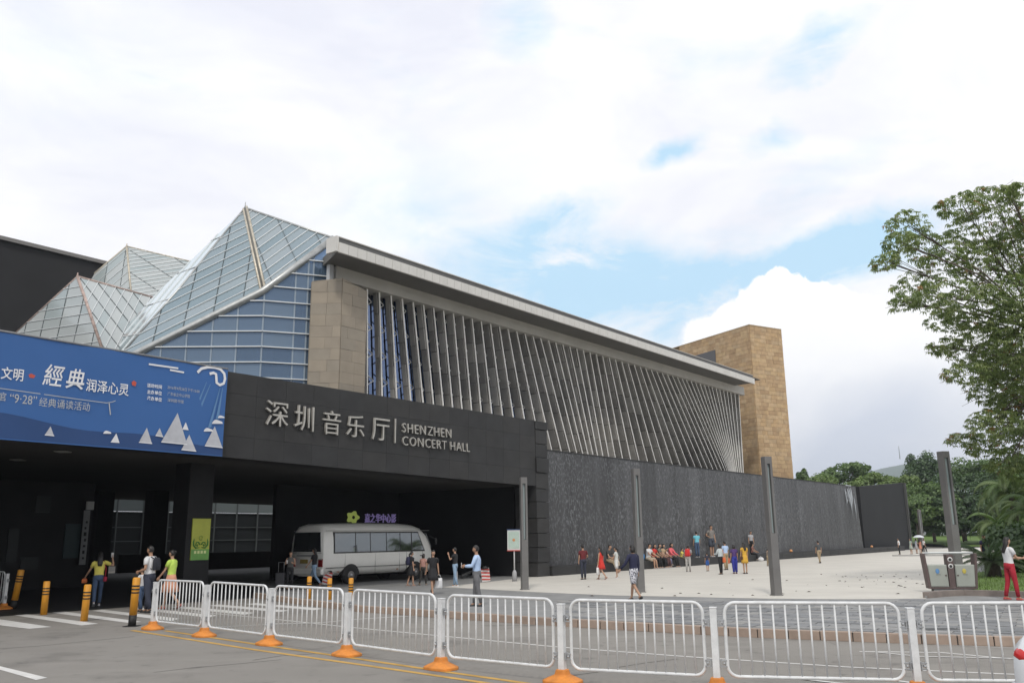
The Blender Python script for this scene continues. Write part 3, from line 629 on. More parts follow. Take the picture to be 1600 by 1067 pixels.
# big dark library roof far left
lib = thing('library_building', 'huge plain charcoal building edge at far left behind the glass pyramids', 'building', S(-30, -40, 0))
tL = -32.0; a = onT(-5, 372.5, tL); b = onT(163, 412.5, tL); zz = (a.z+b.z)/2; s0, s1 = sco(a)[0]-25, sco(b)[0]+2
wobj(MB().boxax(S((s0+s1)/2, tL-4, zz/2), UD*((s1-s0)/2), ND*4, ZUP*(zz/2)), 'dark_wall', mat('charcoal_cladding', (.036, .036, .037), .85, .12, .15, spec=.15), lib)
wobj(MB().boxax(S((s0+s1)/2, tL-3.9, zz+.06), UD*((s1-s0)/2+.1), ND*4.1, ZUP*.12), 'roof_edge', mat('dull_roof_edge', (.20, .19, .18), .6), lib)
# ================================================================== the concert hall wing
TF = -3.0
wing = thing('concert_hall', 'long grey hall wing with fanned white-edged fins under a deep concrete eave', 'concert hall', S(10, TF, 6))
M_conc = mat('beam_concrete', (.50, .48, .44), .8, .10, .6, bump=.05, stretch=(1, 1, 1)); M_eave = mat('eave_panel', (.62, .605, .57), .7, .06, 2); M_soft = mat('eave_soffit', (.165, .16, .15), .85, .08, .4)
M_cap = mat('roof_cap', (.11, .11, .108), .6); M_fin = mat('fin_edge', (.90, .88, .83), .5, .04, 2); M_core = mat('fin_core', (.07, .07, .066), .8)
FP = [mat('fin_panel_%d' % i, c, .75, .14, 1.5, bump=.05, spec=.25) for i, c in enumerate([(.38, .365, .335), (.33, .318, .295), (.44, .425, .395), (.29, .28, .26), (.355, .34, .315)])]
M_blueg = glassmat('hall_window_glass', (.055, .095, .18), (.12, .16, .26), .08, .05, (.2, .3, .5)); M_tr = mat('truss_steel', (.80, .80, .78), .5)
s0, s1 = -10.4, 29.9; ZB0, ZB1 = 12.28, 12.9; TE = -1.0; ZE0, ZE1 = 12.68, 13.10
# beam, soffit, eave
wobj(MB().prism([S(s0, TF+.35, ZB0), S(s1, TF+.35, ZB0), S(s1, TF+.35, ZB1), S(s0, TF+.35, ZB1)], -ND*1.2), 'beam', M_conc, wing)
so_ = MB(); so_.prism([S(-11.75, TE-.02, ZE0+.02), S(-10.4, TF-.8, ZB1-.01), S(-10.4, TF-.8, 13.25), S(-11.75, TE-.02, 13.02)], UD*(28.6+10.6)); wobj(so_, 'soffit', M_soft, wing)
nE = 84; EL = -11.75; ER = 27.85
for i in range(nE):
    a = EL+(ER-EL)*i/nE; b = EL+(ER-EL)*(i+1)/nE
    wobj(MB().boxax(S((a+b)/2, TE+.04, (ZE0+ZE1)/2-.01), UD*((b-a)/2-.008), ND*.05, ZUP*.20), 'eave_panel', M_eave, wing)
wobj(MB().boxax(S((EL+ER)/2, TE-.12, 13.20), UD*((ER-EL)/2), ND*.08, ZUP*.12), 'roof_cap', M_cap, wing)
wobj(MB().boxax(S((EL+ER)/2, TE-.10, 13.335), UD*((ER-EL)/2), ND*.1, ZUP*.018), 'roof_edge', M_conc, wing)
wobj(MB().boxax(S(EL-.06, TE-.25, 13.02), UD*.06, ND*.30, ZUP*.31), 'eave_end', M_eave, wing)
wobj(MB().prism([S(s0, TE-.3, 13.3), S(s1, TE-.3, 13.3), S(s1, -27, 13.0), S(s0, -27, 13.0)], ZUP*.04), 'roof', M_cap, wing)
# strip column at the left end
c_ = onT(514.5, 430, TF+.2); sc_ = sco(c_)[0]
wobj(MB().boxax(S(sc_+.02, TF+.22, 9.9), UD*.10, ND*.1, ZUP*3.0), 'corner_post', mat('pale_metal_panel', (.52, .53, .54), .5, metal=.2), wing)
wobj(MB().boxax(S(s0-.1, -15, 10), UD*.1, ND*11.6, ZUP*2.9), 'end_wall', M_dark, wing)
# dark wall behind the fins with its windows
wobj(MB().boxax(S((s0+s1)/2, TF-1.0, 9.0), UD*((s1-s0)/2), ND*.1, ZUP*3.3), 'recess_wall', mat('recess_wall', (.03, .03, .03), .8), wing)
TOPS = [574.2, 593.2, 611.7, 629, 646.2, 662.4, 678.1, 693.6, 709.1, 723.8, 738.4, 752.5, 767, 781, 794.5, 808, 821, 833.5, 845.6, 857.9, 868.9, 880, 890.9, 901.6, 912, 922.2, 932.3, 942.2, 952.3, 962, 972, 981.7, 991.6, 1000.6, 1009.3, 1018, 1026.5, 1034.9, 1043.3, 1051, 1058.9, 1066, 1073, 1080, 1087, 1094, 1100.7, 1107, 1112.5, 1119, 1124.8, 1130.9, 1136.5, 1142, 1148.5, 1154.6]
BOTS = [(574.2, 615), (597.5, 618.6), (620.3, 622), (642.3, 626.5), (661.7, 630), (677.9, 633), (693.2, 635.8), (707.8, 638), (722.3, 640), (737.4, 642.7), (752.5, 645.5), (769.1, 648.5), (785.9, 651.3), (802.7, 654.3), (820.2, 657), (837, 659.7), (861.1, 697.3), (875.8, 698.7), (889.4, 700.8), (900.1, 702.3), (909.6, 703.8), (918, 704.9), (925.8, 706), (933.3, 707)]
bx = [941.6, 950.8, 961, 972.2, 985, 998, 1011.2, 1024, 1037, 1050, 1062.3, 1074.4, 1085.6, 1096, 1104.8, 1113.4, 1120.5, 1127, 1132.4, 1136, 1138.6, 1140.4, 1142, 1143.6, 1145.2, 1146.8, 1148.4, 1150.2, 1152.8, 1155.7, 1158.5, 1161.9]
BOTS += [(x, 707+(x-933.3)*.1345) for x in bx]
TFF = TF+.16                              # front edge of the fins
fins = []
for i, x in enumerate(TOPS):
    ty = 454.8+(x-574.2)*.2775
    st_ = sco(onT(x, ty, TFF)); sb_ = sco(onT(*BOTS[i], TFF)); zt_, zb2 = ZB0+.05, 5.6
    sl = (st_[0]-sb_[0])/(st_[2]-sb_[2]); fins.append((st_[0]+sl*(zt_-st_[2]), sb_[0]+sl*(zb2-sb_[2])))
ZT, ZBm = ZB0+.05, 5.6; DF = .40; DFi = lambda i: .20+.22*min(1, i/11); npan = 7; stuff_p = MB(); cnt = 0
def fpt(i, z, t): a, b = fins[i]; k = (z-ZBm)/(ZT-ZBm); return S(b+(a-b)*k, t, z)
for i in range(len(fins)):
    # white edge
    f = MB(); w_ = .030
    q = [fpt(i, ZBm, TFF)-UD*w_, fpt(i, ZBm, TFF)+UD*w_, fpt(i, ZT, TFF)+UD*w_, fpt(i, ZT, TFF)-UD*w_]
    fo = wobj(MB().prism(q, -ND*.05), 'fin', M_fin, wing)
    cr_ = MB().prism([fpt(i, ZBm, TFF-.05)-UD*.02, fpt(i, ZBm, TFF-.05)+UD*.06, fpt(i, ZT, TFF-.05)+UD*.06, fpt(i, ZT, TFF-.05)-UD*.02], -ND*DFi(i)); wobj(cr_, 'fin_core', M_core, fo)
    off = random.uniform(0, .5)
    zs = [ZBm]+[ZBm+(ZT-ZBm)*(k+1-off*.6)/npan for k in range(npan-1)]+[ZT]
    for k in range(npan):
        a, b = zs[k]+.012, zs[k+1]-.012; th_ = .03+random.uniform(0, .035); sp = random.uniform(-.02, .02)
        if cnt < 294 or True:
            pm_ = [fpt(i, a, TFF-.09+sp)-UD*.02, fpt(i, b, TFF-.09+sp)-UD*.02, fpt(i, b, TFF-.10-DFi(i))-UD*.02, fpt(i, a, TFF-.10-DFi(i))-UD*.02]
        if i < 42: wobj(MB().prism(pm_, -UD*th_), 'fin_panel', random.choice(FP), fo); cnt += 1
        else: stuff_p.prism(pm_, -UD*th_, random.randrange(5))
tag(wobj(stuff_p, 'fin_panels', FP, wing), kind='stuff')
tb_ = TF-.42
for i in range(len(fins)-1):
    q = [fpt(i, 6.5, tb_)+UD*.05, fpt(i+1, 6.5, tb_)-UD*.05, fpt(i+1, ZT, tb_)-UD*.05, fpt(i, ZT, tb_)+UD*.05]
    if i < 24: wobj(MB().prism(q, -ND*.04), 'hall_window', M_blueg, wing)
    if i < 16:
        mb = MB(); zz = 6.9; k = 0
        while zz < 11.9:
            l_ = fpt(i, zz, tb_+.12)+UD*.06; r_ = fpt(i+1, zz+.42, tb_+.12)-UD*.06; l2 = fpt(i, zz+.84, tb_+.12)+UD*.06
            mb.cyl(l_, r_, .026, 5); mb.cyl(r_, l2, .026, 5); zz += 1.15
        wobj(mb, 'window_truss', M_tr, wing)
# beige stone block at the left end of the wing
blk = thing('stone_block', 'beige stone-clad block between the blue glass wall and the fins', 'stone block', S(-9.8, -2.6, 7))
TBk = -1.95; bc = onT(535, 434, TBk); bR = onT(573, 455, TBk)
dBl = yawv(-90); nBl = Vector((-dBl.y, dBl.x, 0)); nBl = nBl if nBl.dot(CAM-bc) > 0 else -nBl
bL = onplane(488, 440, bc, nBl); wl = (Vector((bL.x, bL.y, 0))-Vector((bc.x, bc.y, 0))).length
BEI = [mat('beige_stone_%d' % i, c, .8, .08, 2, bump=.1, bscale=12, bdist=.005) for i, c in enumerate([(.305, .262, .205), (.29, .25, .198), (.318, .272, .213), (.28, .246, .198), (.30, .257, .198)])]
c0 = Vector((bc.x, bc.y, 0)); cR = Vector((bR.x, bR.y, 0)); cL = Vector((bL.x, bL.y, 0)); zlo = 6.9
core = MB(); inn = (cL-c0).normalized()*.0
topL, topC, topR = bL.z-.01, bc.z-.01, bR.z-.01
bk = -ND*.05
core.prism([c0, cR, cR-ND*1.0, cL-ND*.2, cL], ZUP*.01)
core = MB(); base5 = [c0, cR, cR-ND*1.2, cL+Vector((cL.x, cL.y, 0)).normalized()*1.3, cL]; tops = [topC, topR, topR, topL, topL]
vs = [p-ND*.06+ZUP*zlo for p in base5]+[p-ND*.06+ZUP*z_ for p, z_ in zip(base5, tops)]
core.add(vs, [(0, 1, 6, 5), (1, 2, 7, 6), (2, 3, 8, 7), (3, 4, 9, 8), (4, 0, 5, 9), (5, 6, 7, 8, 9)]); wobj(core, 'block_core', mat('beige_joint', (.255, .22, .175), .9), blk)
def clad(root, a, b, nrm, z0, ztop, rowh, ncol, mats, name, thick=.05, gap=.006, jit=True, limit=None, stuff=None):
    """lay stones in courses on an upright face from a to b; ztop(u) is the height of its top edge"""
    n = 0; L_ = (b-a).length; e = (b-a).normalized(); z = z0; r = 0
    while z < max(ztop(0), ztop(1))-.02:
        cuts = [0.0]; wq = L_/ncol; x = wq*(random.uniform(.35, 1) if jit else 1)
        while x < L_-.15*wq: cuts.append(x); x += wq*(random.uniform(.6, 1.35) if jit else 1)
        cuts.append(L_)
        for x0, x1 in zip(cuts, cuts[1:]):
            h0 = min(z+rowh, ztop(x0/L_)); h1 = min(z+rowh, ztop(x1/L_))
            if max(h0, h1) < z+.03: continue
            h0 = max(h0, z+.01); h1 = max(h1, z+.01)
            d_ = thick+random.uniform(0, .014)
            q = [a+e*(x0+gap)+ZUP*(z+gap), a+e*(x1-gap)+ZUP*(z+gap), a+e*(x1-gap)+ZUP*(h1-gap), a+e*(x0+gap)+ZUP*(h0-gap)]
            q = [p-nrm*.005 for p in q]
            if stuff is not None and (limit is None or n >= limit): stuff.prism(q, nrm*d_, random.randrange(len(mats)))
            else: wobj(MB().prism(q, nrm*d_), name, random.choice(mats), root)
            n += 1
        z += rowh; r += 1
    return n
clad(blk, cL, c0, nBl, zlo, lambda u: topL+(topC-topL)*u, .46, 1.3, BEI, 'cladding_stone', .03, .003)
clad(blk, c0, cR, ND, zlo, lambda u: topC+(topR-topC)*u, .46, 1.4, BEI, 'cladding_stone', .03, .003)
# ochre stone tower at the far end
tow = thing('stone_tower', 'tall ochre stone tower with block courses at the far end of the wing', 'stone tower', S(27.7, -1, 0))
tc_ = onT(1170.5, 508, -3.4); tc0 = Vector((tc_.x, tc_.y, 0)); ztw = tc_.z
dTl = yawv(-28); dTr = yawv(60); nTl = Vector((-dTl.y, dTl.x, 0)); nTl = nTl if nTl.dot(CAM-tc_) > 0 else -nTl; nTr = Vector((dTr.y, -dTr.x, 0)); nTr = nTr if nTr.dot(CAM-tc_) > 0 else -nTr
tr_ = onplane(1220, 516, tc_, nTr); wT = (Vector((tr_.x, tr_.y, 0))-tc0).length; lT = 19.0
OCH = [mat('ochre_stone_%d' % i, c, .85, .16, 3, bump=.12, bscale=14, bdist=.01) for i, c in enumerate([(.44, .305, .175), (.47, .335, .19), (.405, .28, .16), (.375, .255, .145), (.45, .31, .17), (.42, .305, .185), (.48, .345, .205)])]
M_och = mat('ochre_joint', (.19, .125, .06), .9)
e1, e2 = dTl*lT, dTr*wT
wobj(MB().prism([tc0, tc0+e2, tc0+e1+e2, tc0+e1], ZUP*(ztw-.03)), 'tower_core', M_och, tow)
wobj(MB().prism([tc0-dTl*.06-dTr*.06, tc0+e2-dTl*.06+dTr*.06, tc0+e1+e2+dTr*.06, tc0+e1-dTr*.06], ZUP*.06), 'footing', M_och, tow)
ts = MB()
n1 = clad(tow, tc0, tc0+e2, nTr, 5.7, lambda u: ztw, .33, 5, OCH, 'tower_stone', .05, .006, True, 190, ts)
n2 = clad(tow, tc0+dTl*9.0, tc0, nTl, ztw-3.63, lambda u: ztw, .33, 13, OCH, 'tower_stone', .05, .006, True, 110, ts)
n3 = clad(tow, tc0+dTl*9.0, tc0, nTl, 5.7, lambda u: ztw-3.64, .33, 13, OCH, 'tower_stone', .05, .006, True, 0, ts)
tag(wobj(ts, 'tower_stones', OCH, tow), kind='stuff')
cp = MB().prism([tc0-nTl*.0+nTl*.08+nTr*.08+ZUP*ztw, tc0+e2+nTr*.08+ZUP*ztw, tc0+e1+e2+ZUP*ztw, tc0+e1+nTl*.08+ZUP*ztw], ZUP*.05); wobj(cp, 'coping', mat('ochre_coping', (.42, .33, .2), .8), tow)
a = onplane(1080, 553, tc_+nTl*.09, nTl); b = onplane(1117.5, 546.5, tc_+nTl*.09, nTl); c2 = onplane(1117.5, 566, tc_+nTl*.09, nTl)
wobj(MB().prism([Vector((a.x, a.y, c2.z-.5)), Vector((b.x, b.y, c2.z-.5)), Vector((b.x, b.y, b.z)), Vector((a.x, a.y, b.z))], nTl*.02), 'louvre', mat('grey_louvre', (.10, .10, .105), .6), tow)
# main mass behind so that nothing is hollow
# ================================================================== the water wall
ww = thing('water_wall', 'long dark stone wall sheeted with falling water beside the plaza', 'water wall', S(24, -.4, 0))
M_water = bpy.data.materials.new('wet_black_stone'); M_water.use_nodes = True; t = M_water.node_tree; b = t.nodes['Principled BSDF']
b.inputs['Roughness'].default_value = .42; b.inputs['Specular IOR Level'].default_value = .3
c = t.nodes.new('ShaderNodeTexCoord'); mp = t.nodes.new('ShaderNodeMapping'); mp.inputs['Rotation'].default_value = (0, 0, -(math.pi/2-TH)); t.links.new(c.outputs['Object'], mp.inputs[0])
def wn(scale, stretch, detail):
    k = t.nodes.new('ShaderNodeMapping'); k.inputs['Scale'].default_value = stretch; t.links.new(mp.outputs[0], k.inputs[0]); n = t.nodes.new('ShaderNodeTexNoise'); n.inputs['Scale'].default_value = scale; n.inputs['Detail'].default_value = detail; n.inputs['Roughness'].default_value = .7; t.links.new(k.outputs[0], n.inputs[0]); return n.outputs['Fac']
def wr(x, lo, hi):
    r = t.nodes.new('ShaderNodeMapRange'); r.inputs['From Min'].default_value = lo; r.inputs['From Max'].default_value = hi; t.links.new(x, r.inputs['Value']); return r.outputs[0]
def wm(a_, b_, op='MULTIPLY'):
    n = t.nodes.new('ShaderNodeMath'); n.operation = op
    for i, v in enumerate((a_, b_)):
        if isinstance(v, (int, float)): n.inputs[i].default_value = v
        else: t.links.new(v, n.inputs[i])
    return n.outputs[0]
streak = wr(wn(1.0, (1.2, 1.2, .06), 6), .35, .7); speck = wr(wn(11.0, (1, 1, .5), 3), .50, .64); patch = wr(wn(.35, (1, 1, .5), 4), .35, .65); broad = wr(wn(.30, (1, 1, .02), 3), .40, .62)
mixf = wm(wm(streak, .22), wm(wm(speck, wm(patch, .25, 'ADD')), .85), 'ADD'); mixf = wm(mixf, wm(broad, .14), 'ADD')
mx = t.nodes.new('ShaderNodeMix'); mx.data_type = 'RGBA'; mx.inputs[6].default_value = (.034, .034, .035, 1); mx.inputs[7].default_value = (.165, .17, .178, 1); t.links.new(mixf, mx.inputs[0]); t.links.new(mx.outputs[2], b.inputs['Base Color'])
bp = t.nodes.new('ShaderNodeBump'); bp.inputs['Strength'].default_value = .55; bp.inputs['Distance'].default_value = .03; t.links.new(wm(wn(7, (1, 1, .5), 5), wn(2, (1, 1, .1), 4), 'ADD'), bp.inputs['Height']); t.links.new(bp.outputs[0], b.inputs['Normal'])
sw0, sw1 = .02, 49.0; HW = 5.9; TW = -.42
nsx, nsz = 200, 22; mb = MB(); rg = []
for j in range(nsz+1):
    v = j/nsz; z = .4+(HW-.4)*v
    for i in range(nsx+1):
        s_ = sw0+(sw1-sw0)*i/nsx
        # battered foot, little ledges of the stones under the water
        t_ = TW+.10*(1-v)+random.uniform(-.007, .007)
        if s_ > sw1-1.6: t_ -= .9*((s_-sw1+1.6)/1.6)**2*(.45+.55*v)
        rg.append(S(s_, t_, z))
mb.add(rg, [(j*(nsx+1)+i, j*(nsx+1)+i+1, (j+1)*(nsx+1)+i+1, (j+1)*(nsx+1)+i) for j in range(nsz) for i in range(nsx)], 0, False)
wobj(mb, 'wet_face', M_water, ww)
wobj(MB().prism([S(sw0-.05, TW-.1, 0), S(sw1-1.4, TW-.1, 0), S(sw1-.6, TW-1.2, 0), S(sw0-.05, TW-1.2, 0)], ZUP*(HW-.03)), 'wall_core', M_black, ww)
for i in range(24):
    a = sw0+(sw1-1.2-sw0)*i/24; b_ = sw0+(sw1-1.2-sw0)*(i+1)/24
    wobj(MB().boxax(S((a+b_)/2, TW-.45, HW+.015), UD*((b_-a)/2-.008), ND*.48, ZUP*.03), 'coping_stone', STONE[i % 4], ww)
wobj(MB().boxax(S(sw0-.25, TW-.3, 3), UD*.16, ND*.32, ZUP*3.0), 'wall_end', M_black, ww)
# bright spill of water near the far end
sp_ = MB()
for k in range(18):
    s_ = 45.2+random.gauss(0, .55)+k*.02; ln = random.uniform(.4, 2.2); z0_ = HW-.05-abs(random.gauss(0, .5)); sp_.tube([S(s_, TW+.07, z0_), S(s_+.02, TW+.12, z0_-ln*.5), S(s_+.03, TW+.11, z0_-ln)], [.02, random.uniform(.02, .05), .006], 5)
for k in range(8): sp_.ell(S(44.6+random.uniform(0, 1.6), TW+.02, HW+.01), (.16, .1, .05), 7, 5)
tag(wobj(sp_, 'white_spill', mat('falling_water', (.40, .43, .46), .25), ww), kind='stuff')
for s_ in [random.uniform(46.5, 48.2) for _ in range(1)]: pass
# low plinth the people sit on, in long stones
pl_ = thing('wall_plinth', 'low dark stone ledge along the foot of the water wall', 'ledge', S(28, .1, ZP))
PEND = 58.6
npl = 30
for i in range(npl):
    a = .1+(PEND-.1)*i/npl; b_ = .1+(PEND-.1)*(i+1)/npl
    wobj(MB().boxax(S((a+b_)/2, -.02, ZP+.21), UD*((b_-a)/2-.006), ND*.36, ZUP*.215), 'plinth_stone', STONE[(i*3) % 4], pl_, .01)
# dry dark end wall beyond the water, its top climbing to the right
dw = thing('dry_end_wall', 'smooth black wall beyond the end of the water sheet with rising top', 'wall', S(52, -.9, 0))
a = onT(1350, 760, -1.0); b_ = onT(1410, 754, -.75)
sa, sb = sco(a)[0]-1.5, sco(b_)[0]
q = [S(sa, -1.0, .1), S(sb, -.7, .1), S(sb, -.7, b_.z), S(sa, -1.0, a.z-.05)]
M_dry = mat('dry_black_wall', (.021, .022, .024), .65, .12, .4, spec=.2)
wobj(MB().prism(q, -ND*.5), 'wall_body', M_dry, dw)
wobj(MB().boxax(S(sb+.12, -.9, b_.z/2), UD*.12, ND*.42, ZUP*(b_.z/2-.03)), 'wall_edge', mat('wall_edge_stone', (.06, .062, .06), .7), dw)
# court building seen through the passage
ct = thing('court_building', 'pale glazed courtyard building seen through the dark passage', 'building', S(2, -46, 0))
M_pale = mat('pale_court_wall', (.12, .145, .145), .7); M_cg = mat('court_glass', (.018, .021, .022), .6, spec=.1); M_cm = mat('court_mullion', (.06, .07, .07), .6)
q0 = onT(150, 850, -44); q1 = onT(400, 850, -44); sq0, sq1 = sco(q0)[0]-6, sco(q1)[0]+6
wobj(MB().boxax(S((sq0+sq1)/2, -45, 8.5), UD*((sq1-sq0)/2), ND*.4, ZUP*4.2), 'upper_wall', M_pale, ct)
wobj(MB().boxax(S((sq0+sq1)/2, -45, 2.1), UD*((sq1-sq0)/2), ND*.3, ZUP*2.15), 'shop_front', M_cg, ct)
wobj(MB().boxax(S((sq0+sq1)/2, -29, .55), UD*((sq1-sq0)/2), ND*.15, ZUP*.55), 'added_low_wall', M_black, ct)  # dark wall added to cover the bright court ground behind it
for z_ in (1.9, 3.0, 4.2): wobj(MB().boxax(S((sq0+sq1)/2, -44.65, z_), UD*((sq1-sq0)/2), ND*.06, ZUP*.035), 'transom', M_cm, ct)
for k in range(12):
    s_ = sq0+(sq1-sq0)*(k+.5)/12; wobj(MB().boxax(S(s_, -44.62, 3.0), UD*.045, ND*.07, ZUP*3.0), 'mullion', M_cm, ct)
# ================================================================== white crowd barriers along the lane
M_wm = mat('white_painted_steel', (.66, .67, .67), .5, .13, 7); M_org = mat('orange_plastic', (.60, .215, .035), .65, .28, 5, bump=.1, bscale=20); M_clamp = mat('zinc_clamp', (.42, .43, .44), .4, metal=.5)
POST = [(-8.0, 19.83), (-6.32, 18.29), (-4.57, 16.74), (-2.82, 15.1), (-1.11, 13.47), (.62, 12.12), (2.49, 11.29), (4.77, 10.85), (7.02, 10.55)]
def mk_post(label, p, rz, hide=False):
    r = thing('barrier_post', label, 'barrier post', (p[0], p[1], 0), rz, 'white barrier posts on orange feet')
    mb = MB().box((0, 0, .55), (.085, .085, .90)); mb.boxax((0, 0, 1.003), Vector((.047, 0, 0)), Vector((0, .047, 0)), ZUP*.008); mb.obj('post', M_wm, r, .006)
    ft = MB(); rg = []
    for z_, hx, hy in [(0, .26, .20), (.04, .26, .20), (.065, .21, .155), (.11, .10, .09), (.17, .08, .08), (.175, .065, .065)]:
        ring = []
        for k in range(24):
            a = 2*math.pi*k/24; cx, sy = math.cos(a), math.sin(a); e = 3.2; q = (abs(cx)**e+abs(sy)**e)**(-1/e); ring.append(Vector((cx*q*hx, sy*q*hy, z_)))
        rg.append(ring)
    ft.loft(rg, smooth=False); ft.obj('foot', M_org, r, .008)
    for z_ in (.82, .34):
        for sx in (-1, 1):
            c = MB(); c.box((sx*.085, 0, z_+.035), (.10, .03, .012)); c.box((sx*.085, 0, z_-.035), (.10, .03, .012)); c.box((sx*.062, 0, z_), (.012, .05, .10)); c.cyl((sx*.10, -.03, z_), (sx*.10, .03, z_), .014, 8); c.obj('clamp', M_clamp, r)
    return r
def mk_panel(label, a, b, n=13):
    a, b = Vector((*a, 0)), Vector((*b, 0)); d_ = b-a; l = d_.length; rz = math.atan2(d_.y, d_.x); c = (a+b)/2
    r = thing('crowd_barrier', label, 'crowd barrier', c, rz, 'white barrier panels along the lane'); r.rotation_euler = (random.uniform(-.012, .012), random.uniform(-.008, .008), rz)
    hw = l/2-.135; z0, z1, rc = .185, 1.06, .13; path = []
    for cx, cz, a0 in [(hw-rc, z1-rc, 0), (-hw+rc, z1-rc, 90), (-hw+rc, z0+rc, 180), (hw-rc, z0+rc, 270)]:
        for k in range(6): an = R_(a0+18*k); path.append(Vector((cx+rc*math.cos(an), 0, cz+rc*math.sin(an))))
    MB().tube(path, .021, 8, close=True).obj('frame', M_wm, r)
    base = bar_mesh()
    for k in range(n):
        x = -hw+.0+(2*hw)*(k+1)/(n+1); zz0, zz1 = z0, z1
        dx = hw-abs(x)
        if dx < rc: s_ = rc-math.sqrt(max(0, rc*rc-(rc-dx)**2)); zz0 += s_; zz1 -= s_
        put('bar', base, r, loc=(x, 0, zz0), scl=(1, 1, zz1-zz0))
    return r
_bar = []
def bar_mesh():
    if not _bar: _bar.append(MB().cyl((0, 0, 0), (0, 0, 1), .0115, 8).mesh('bar', M_wm))
    return _bar[0]
plab = ['white barrier post on orange foot beside the black-footed yellow bollard', 'white barrier post just right of the woman in lime top and peach skirt', 'white barrier post left of the three far yellow posts', 'white barrier post in front of the minibus rear wheel', 'white barrier post right of the woman in black dress', 'white barrier post just right of the lamp post by the black pier', 'white barrier post right of the woman in patterned shorts', 'white barrier post in front of the litter bin', 'white barrier post outside the right edge beside the car']
blab = ['white barrier panel in front of the woman in lime top', 'white barrier panel between the poster column and the waiting woman in grey sleeveless top', 'white barrier panel in front of three far yellow posts', 'white barrier panel in front of the minibus rear wheel and people in black', 'white barrier panel in front of the man in blue shirt', 'white barrier panel in front of the woman in patterned shorts', 'white barrier panel in front of the lone lamp post at centre right', 'white barrier panel nearest the car, cut by the right edge']
for i, p in enumerate(POST):
    q = POST[min(i+1, len(POST)-1)]; o_ = POST[max(i-1, 0)]; mk_post(plab[i], p, math.atan2(q[1]-o_[1], q[0]-o_[0])+random.uniform(-.03, .03))
for i in range(len(POST)-1): mk_panel(blab[i], POST[i], POST[i+1], 13)
lp = (-14.98, 26.2); lq = (-17.0, 27.6)
mk_post('white barrier post at the left edge beside a leaning yellow bollard', lp, math.atan2(lq[1]-lp[1], lq[0]-lp[0])); mk_panel('white barrier panel cut by the left edge of the picture', lp, lq)
# ------------------------------------------------------------------ yellow bollards
M_yel = mat('bollard_yellow', (.60, .265, .02), .5, .12, 5); M_blk = mat('black_band', (.012, .012, .012), .6)
def bollard(label, x, y, h=1.0, r_=.085, foot=True, lean=(0, 0), rz=0, n=16):
    p = G(x, y); r = thing('bollard', label, 'bollard', p, rz, 'yellow and black bollards'); r.rotation_euler = (lean[0], lean[1], rz)
    z0 = .0
    if foot: MB().cyl((0, 0, 0), (0, 0, .25), r_*1.01, n).obj('black_sleeve', M_blk, r); MB().box((0, 0, .006), (.30, .30, .012)).obj('base_plate', M_blk, r); z0 = .25
    MB().tube([(0, 0, z0), (0, 0, h-.02), (0, 0, h)], [r_, r_, r_*.8], n).obj('tube', M_yel, r)
    for k in range(3): MB().tube([(0, 0, h-.17-.075*k), (0, 0, h-.205-.075*k)], r_*1.012, n).obj('band', M_blk, r)
bollard('leaning yellow bollard with black foot by the barrier at left edge', 20, 951, 1.12, .09, True, (0, .10), .2)
bollard('slim plain-footed yellow bollard left of the woman in yellow tee', 68, 960, .87, .085, False)
bollard('plain-footed yellow bollard overlapping the woman in yellow tee', 131, 970, .87, .085, False, (0, .02))
bollard('tallest yellow bollard with black foot at the barrier end', 206, 978, 1.08, .085, True, (0, .02))
bollard('thin yellow post on the kerb left of the woman in light jeans', 482, 943, .80, .07, False)
bollard('thin yellow post on the kerb beneath the minibus tail light', 514, 944.5, .76, .07, False)
bollard('thin yellow post on the kerb below the rear wheel of the minibus', 547.5, 946, .78, .07, False)
# ------------------------------------------------------------------ square lamp posts with a light slot
M_lamp = mat('grey_lamp_steel', (.165, .16, .155), .5, .1, 2, metal=.2); M_slot = mat('lamp_slot_glass', (.30, .36, .36), .25)
def lamp_post(label, p, h, w_=.30, rz=0.0, lean=(0, 0)):
    r = thing('lamp_post', label, 'lamp post', p, rz, 'square lamp posts on the plaza'); r.rotation_euler = (lean[0], lean[1], rz)
    k = w_/2; z1 = h*.44; z2 = h-.22
    mb = MB(); mb.box((0, 0, z1/2), (w_, w_, z1)); mb.box((-k+.035, 0, (z1+z2)/2), (.07, w_, z2-z1)); mb.box((k-.035, 0, (z1+z2)/2), (.07, w_, z2-z1)); mb.box((0, .06, (z1+z2)/2), (w_-.14, w_-.14, z2-z1)); mb.box((0, 0, (z2+h)/2), (w_, w_, h-z2)); mb.obj('post', M_lamp, r, .006)
    MB().box((0, -k+.10, (z1+z2)/2), (w_-.15, .03, z2-z1-.02)).obj('light_slot', M_slot, r); MB().box((0, 0, .015), (w_+.05, w_+.05, .03)).obj('base_plate', M_lamp, r, .01); return r
lamp_post('square grey lamp post in front of the black granite pier', (*G(820, 921, ZP)[:2], ZP), 3.75, .225, .25)
lamp_post('square grey lamp post behind the woman in patterned shorts', (*G(1001, 925, ZP)[:2], ZP), 3.85, .225, .25)
lamp_post('square grey lamp post standing alone on the plaza at centre right', (*G(1213.5, 930, ZP)[:2], ZP), 4.0, .235, .25)
lamp_post('square grey lamp post behind the litter bin', (*(CAM+ray(1495, 885)*(29.4/ray(1495, 885).dot(_fw)))[:2], ZP), 4.5, .29, .25)
p = G(1443, 862, ZP); lamp_post('far square lamp post beside the small group by the lawn', (p.x, p.y, ZP), 3.7, .24, .2)
